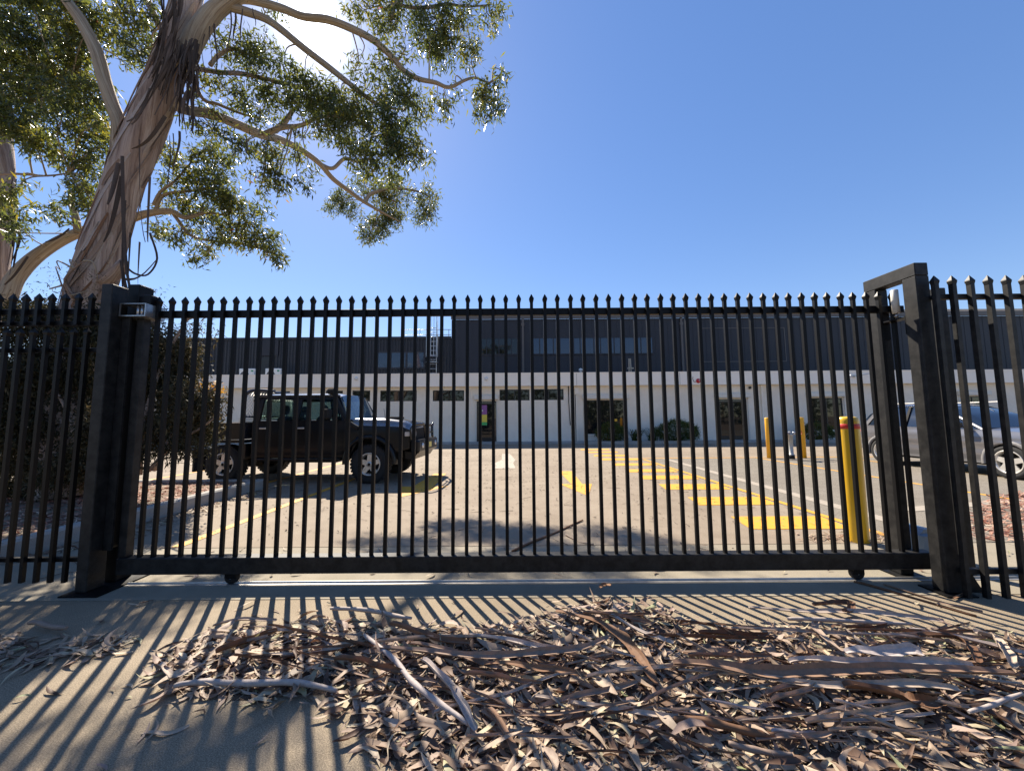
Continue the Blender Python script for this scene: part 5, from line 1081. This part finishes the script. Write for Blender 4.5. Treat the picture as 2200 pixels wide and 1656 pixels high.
def litter(name, label, poly, n, m, rng, big=1., base=0., jit=.05, v=None, kindh=True, cat='leaf litter'):
    p = scatter(poly, n, rng, jit); z = base + (heap(p[:, 0], p[:, 1]) * (.62 + .45 * rng.random(n)) if kindh else 0) + rng.uniform(.003, .016, n)
    V, F, a = leaf_batch(n, np.column_stack([p, z]), rng=rng, **rnd_leaf(n, rng, big, v)); V[:, :, 2] = np.maximum(V[:, :, 2], base + .003)
    o = bpy.data.objects.new(name, np_mesh(name, V.reshape(-1, 3), F, m, a)); COL.objects.link(o); tag(o, label, cat, kind='stuff'); return o
litter('leaf_litter', 'deep drift of curled dry gum leaves across the driveway', MAIN, 5600, M['litter'], rg, 1.2)
litter('leaf_litter', 'small drift of dry leaves left of the main heap', LEFT, 520, M['litter'], rg, .95)
litter('leaf_litter', 'thin scatter of single dry leaves over the concrete apron', [(-4, 1.2), (-4, 2.9), (4.4, 2.9), (4.4, 1.2)], 130, M['litter'], rg, .8)
litter('leaf_litter', 'dry leaves and curls lying along the gate strip', [(-3.2, 3.3), (5, 3.3), (5, 4.05), (-3.2, 4.05)], 110, M['litter'], rg, .8)
litter('leaf_litter', 'leaf drift round the foot of the big yellow bollard', [(3.1, 4.12), (4.5, 4.12), (4.35, 4.5), (3.4, 4.45)], 190, M['litter'], rg, .8)
litter('leaf_litter', 'dark leaf mulch covering the raised garden bed', [(-9.5, 3.8), (-5.1, 3.8), (-5.1, 7.4), (-9.5, 7.4)], 3600, M['redlit'], rg, .95, .15, .02, rg.beta(1.5, 1.6, 3600), False)
litter('leaf_litter', 'leaves gathered along the foot of the bed kerb', [(-4.9, 3.6), (-4.3, 4.4), (-4.55, 5.4), (-4.6, 7.5), (-4.9, 7.6)], 300, M['litter'], rg, .85, kindh=False)
litter('leaf_litter', 'reddish leaf litter spread beyond the right fence', [(4.9, 4.14), (6.3, 4.14), (12, 5.6), (12, 7.2), (8.1, 6.45), (6.2, 5.2)], 3200, M['redlit'], rg, .95, kindh=False)
litter('leaf_litter', 'fine leaf flecks scattered over the car park concrete', [(-4.8, 4.3), (4.1, 4.3), (4.1, 14), (-4.8, 14)], 1700, M['shag'], rg, .5, v=rg.uniform(.1, .9, 1700), kindh=False)
# mounded mulch sheet under the drift, shade between leaves put into its dark colour
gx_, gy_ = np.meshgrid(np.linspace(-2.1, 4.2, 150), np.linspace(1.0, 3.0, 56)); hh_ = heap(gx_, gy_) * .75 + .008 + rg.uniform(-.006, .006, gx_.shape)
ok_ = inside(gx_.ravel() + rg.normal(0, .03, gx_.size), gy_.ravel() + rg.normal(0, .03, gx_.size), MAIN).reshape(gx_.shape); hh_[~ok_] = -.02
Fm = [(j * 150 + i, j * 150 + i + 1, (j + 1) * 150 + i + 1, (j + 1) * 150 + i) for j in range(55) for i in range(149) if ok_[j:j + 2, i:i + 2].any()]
o = bpy.data.objects.new('leaf_mulch', np_mesh('leaf_mulch', np.stack([gx_.ravel(), gy_.ravel(), hh_.ravel()], 1), np.array(Fm), M['mulch'])); COL.objects.link(o); tag(o, 'dark mulch sheet painting in the shade between the drift leaves', 'mulch', kind='stuff')
litter('leaf_crumbs', 'small crushed leaf crumbs between the larger drift leaves', MAIN, 4200, M['litter'], rg, .42, jit=.1, cat='leaf crumbs')
# the leaves that show largest, one object each
nv = 28; q = rnd_leaf(nv, rg, 1.4); q['yaw'] = np.zeros(nv); q['tilt'] = np.zeros((nv, 2)); V, F, a = leaf_batch(nv, None, rng=rg, **q); q['L'] = q['L']
lm = []
for k in range(nv):
    vv = V[k].copy(); vv[:, 2] -= vv[:, 2].min(); lm.append(np_mesh('dry_leaf', vv, F[:10], M['litter'], np.full(18, q['v'][k])))
pp = scatter([(-.4, 1.45), (-.75, 1.95), (-1.9, 2.05), (-1.95, 2.4), (0, 2.45), (2.9, 2.3), (2.9, 1.95), (2.1, 1.45)], 300, rg, .02)
for k in range(300):
    x, y = pp[k]; o = bpy.data.objects.new('dry_leaf', lm[k % nv]); COL.objects.link(o); o.rotation_euler = (rg.normal(0, .12), rg.normal(0, .12), rg.uniform(0, 6.28)); o.scale = (1, 1, 1)
    o.location = (x, y, .016 + float(heap(x, y)) * .9 + rg.uniform(0, .014)); tag(o, 'single curled dry gum leaf on top of the leaf drift', 'leaf', 'large dry leaves on the drift')
# fallen strips of bark and sticks
def fallen(px, w, v, label, kind='strip', lift=.02, name=None, group=None, curl=.25, z0=0.):
    P = [gnd(x, y, 0.0) for x, y in px]; P = [Vector((p.x, p.y, z0 + lift + (.022 if lift > .012 else 0) + float(heap(p.x, p.y)) + .006 * math.sin(3 * i + px[0][0]))) for i, p in enumerate(P)]
    Q = catmull(P, 7); n = len(Q); Q = [p + Vector((.003 * math.sin(i * .9 + px[0][0]), .004 * math.sin(i * .63 + px[0][1]), .004 * math.sin(i * .5))) for i, p in enumerate(Q)]
    mid = Q[n // 2]; wm = w * zc(mid) / FPX; mb = MB()
    ww = [wm * (.45 + .55 * math.sin(math.pi * min(1, max(0, (i + .6) / n))) ** .5) * (1 + .1 * math.sin(i * 1.3)) for i in range(n)]
    if kind == 'stick': mb.tube(Q, [x * .42 for x in ww], 7)
    else:
        ph = random.uniform(-.5, .5); mb.ribbon(Q, ww, [Vector((.5 * math.sin(i * .25 + ph), .4 * math.cos(i * .2 + ph) - .3, 1)) for i in range(n)], curl, .004)
    zm = min(p[2] for p in mb.v)
    if zm < z0 + .003: mb.v = [(x, y, max(z, z0 + .003 + (z - zm) * .02)) for x, y, z in mb.v]
    o = single(name or ('fallen_stick' if kind == 'stick' else 'bark_strip'), mb, M['strip_bark'], label, 'stick' if kind == 'stick' else 'bark strip', group)
    a_ = o.data.attributes.new('v', 'FLOAT', 'POINT'); a_.data.foreach_set('value', [v] * len(mb.v)); return o
FB = 'bark strips on the leaf drift'
fallen([(782, 1387), (860, 1462), (918, 1527), (1007, 1582)], 15, .97, 'smooth blue grey stick slanting through the middle of the leaf drift', 'stick', .035)
fallen([(905, 1452), (959, 1500), (995, 1550), (1024, 1602)], 17, .95, 'blue grey curled bark piece right of the slanting grey stick', 'strip', .04, curl=.5)
fallen([(802, 1418), (956, 1442), (1126, 1445), (1245, 1435), (1314, 1411)], 15, .55, 'long bowed brown grey bark strip across the middle of the drift', 'strip', .04, group=FB, curl=.4)
fallen([(1041, 1457), (1126, 1466), (1194, 1473), (1263, 1486)], 13, .3, 'short brown bark strip just below the long bowed strip', 'strip', .03, group=FB)
fallen([(1194, 1347), (1280, 1374), (1331, 1401), (1375, 1449), (1413, 1507)], 20, .25, 'wide tan bark ribbon curving down right from the heap top', 'strip', .03, group=FB, curl=.15)
fallen([(710, 1323), (802, 1330), (884, 1347)], 11, .9, 'pale stick at the upper left edge of the main drift', 'stick', .03)
fallen([(1048, 1544), (1085, 1602), (1112, 1653)], 17, .35, 'tan bark strip standing on edge near the bottom middle', 'strip', .03, group=FB, curl=.1)
fallen([(1450, 1469), (1586, 1490), (1723, 1497), (1927, 1500), (2193, 1507)], 25, .42, 'longest grey brown bark slab lying across the right of the drift', 'strip', .045, group=FB, curl=.35)
fallen([(1528, 1480), (1723, 1514), (1927, 1527), (2064, 1534)], 16, .78, 'pale bark strip along the lower edge of the longest slab', 'strip', .035, group=FB)
fallen([(1700, 1476), (1800, 1478), (1990, 1484), (2100, 1490)], 16, .9, 'silvery bark strip along the upper edge of the longest slab', 'strip', .05, group=FB, curl=.4)
fallen([(1818, 1527), (1927, 1544), (1982, 1568), (2026, 1561)], 24, .15, 'rusty orange bark curl below the longest slab', 'strip', .03, group=FB, curl=.5)
fallen([(1610, 1328), (1723, 1331), (1832, 1335), (2030, 1352)], 11, .85, 'thin grey bark strip along the top of the right drift', 'strip', .03, group=FB)
fallen([(1750, 1322), (1800, 1317), (1828, 1318), (1830, 1330), (1815, 1340)], 13, .12, 'hooked rusty bark curl at the top of the right drift', 'strip', .04, group=FB, curl=.4)
fallen([(1695, 1353), (1791, 1360), (1961, 1364)], 11, .88, 'straight grey stick below the hooked rusty curl', 'stick', .035)
fallen([(1450, 1575), (1552, 1596), (1668, 1616)], 19, .2, 'smooth brown bark tube near the bottom of the drift', 'stick', .03)
fallen([(1566, 1630), (1630, 1640), (1702, 1655)], 15, .6, 'short grey stick at the very bottom edge', 'stick', .02)
fallen([(2088, 1592), (2149, 1568), (2200, 1551)], 11, .93, 'pale thin stick at the lower right corner of the drift', 'stick', .035)
fallen([(1978, 1405), (2064, 1418), (2095, 1450), (2108, 1483)], 18, .1, 'dark arched bark strip near the right edge', 'strip', .05, group=FB, curl=.3)
fallen([(1747, 1377), (1794, 1432), (1825, 1450)], 19, .65, 'broad tan bark flake below the straight grey stick', 'strip', .035, group=FB, curl=.2)
fallen([(2100, 1395), (2140, 1405), (2165, 1450), (2185, 1485)], 18, .82, 'pale curled bark at the right end of the drift', 'strip', .04, group=FB, curl=.5)
fallen([(1822, 1462), (1870, 1464), (1950, 1458), (1985, 1462)], 24, .97, 'broad bluish white bark flake above the longest slab', 'strip', .06, group=FB, curl=.25)
fallen([(1835, 1251), (1927, 1275), (2098, 1326)], 9, .15, 'dark long stick lying on the concrete by the guide frame', 'stick', .004)
fallen([(1900, 1258), (2000, 1288), (2110, 1318)], 9, .5, 'split bark strip lying beside the long dark stick', 'strip', .006, group=FB)
fallen([(373, 1493), (454, 1482), (605, 1489), (723, 1499)], 16, .93, 'long grey stick along the lower left edge of the drift', 'stick', .02)
fallen([(60, 1351), (100, 1357), (141, 1365)], 13, .6, 'stout short stick on the small left drift', 'stick', .02)
fallen([(306, 1577), (353, 1580), (407, 1561)], 9, .8, 'pale crescent of bark lying alone on the lower left concrete', 'strip', .006, group=FB)
fallen([(340, 1445), (362, 1462), (385, 1470), (440, 1440)], 13, .85, 'bent pale bark strip at the left tip of the main drift', 'strip', .02, group=FB)
fallen([(1100, 1186), (1170, 1155), (1252, 1119)], 7, .25, 'thin dark branch lying on the car park inside the gate', 'stick', .01)
fallen([(1215, 1150), (1240, 1162), (1275, 1172)], 5, .7, 'small pale twig beside the dark branch inside the gate', 'stick', .006)
fallen([(1290, 1290), (1300, 1275), (1312, 1282)], 8, .3, 'little upright tuft of bark on the heap top', 'strip', .05, group=FB)
fallen([(2050, 1290), (2090, 1270), (2130, 1280)], 6, .3, 'small bark curl at the foot of the right fence', 'strip', .006, group=FB)
fallen([(760, 1490), (775, 1530), (830, 1560), (890, 1565)], 20, .88, 'wide pale crescent of bark at the lower left tip of the drift', 'strip', .01, group=FB, curl=.15)
def zone(x, y):
    return ('left tip' if x < 800 else 'middle' if x < 1450 else 'right') + (' near the bottom of the drift' if y > 1540 else ' near the top of the drift' if y < 1420 else ' at mid height of the drift')
def sliver(x, y, l):
    v = random.uniform(.08, 1); c = 'dark rusty' if v < .2 else 'brown' if v < .5 else 'grey brown' if v < .72 else 'pale grey'
    return v, f"{c} {'short' if l < 150 else 'mid length' if l < 250 else 'long'} bark sliver, {zone(x, y)}"
def px_of(x, y):
    d = Vector((x, y, -EYE)); return 1100 + FPX * d.dot(_RR) / d.dot(_F), 828 - FPX * d.dot(_UU) / d.dot(_F)
for o in [o for o in COL.objects if o.name.startswith('dry_leaf')]:
    v = o.data.attributes['v'].data[0].value; c = 'dark brown' if v < .2 else 'brown' if v < .4 else 'tan' if v < .56 else 'pinkish' if v < .7 else 'pale straw' if v < .9 else 'greenish grey'
    o['label'] = f"single curled {c} gum leaf, {zone(*px_of(o.location.x, o.location.y))}"
for k in range(110):
    if k < 96: x, y = random.uniform(780, 2180), random.uniform(1360, 1640)
    else: x, y = random.uniform(420, 800), random.uniform(1350, 1470)
    if x < 950 and y > 1520: continue
    a = random.gauss(.18, .42); l = random.uniform(90, 340); dx, dy = math.cos(a) * l, math.sin(a) * l * .45
    fallen([(x - dx / 2, y - dy / 2), (x + random.uniform(-8, 8), y + random.uniform(-8, 8)), (x + dx / 2, y + dy / 2)], random.choice((4, 4, 5, 6, 7, 9, 12)), *sliver(x, y, l), 'strip', random.uniform(.015, .03), 'bark_sliver', 'bark slivers among the leaves', random.uniform(.2, .8))
# bare twigs tangled through the drift and over the car park
tw = MB()
for k in range(260):
    if k < 170:
        p = scatter(MAIN, 1, rg)[0]; z = .02 + float(heap(p[0], p[1]))
    else: p = np.array([rg.uniform(-4.6, 4.0), rg.uniform(3.3, 12)]); z = .006
    a = rg.uniform(0, 6.28); l = rg.uniform(.06, .28); d = np.array([math.cos(a), math.sin(a)]); nrm = np.array([-d[1], d[0]]) * rg.normal(0, .03)
    tw.tube([(*(p - d * l / 2), z), (*(p + nrm), z + rg.uniform(0, .012)), (*(p + d * l / 2), z)], [.0028, .0025, .0015], 4)
o = tw.build('twig_litter', M['shag']); a_ = o.data.attributes.new('v', 'FLOAT', 'POINT'); a_.data.foreach_set('value', [.25] * len(tw.v)); tag(o, 'thin dark twigs strewn over leaves and concrete', 'twigs', kind='stuff')
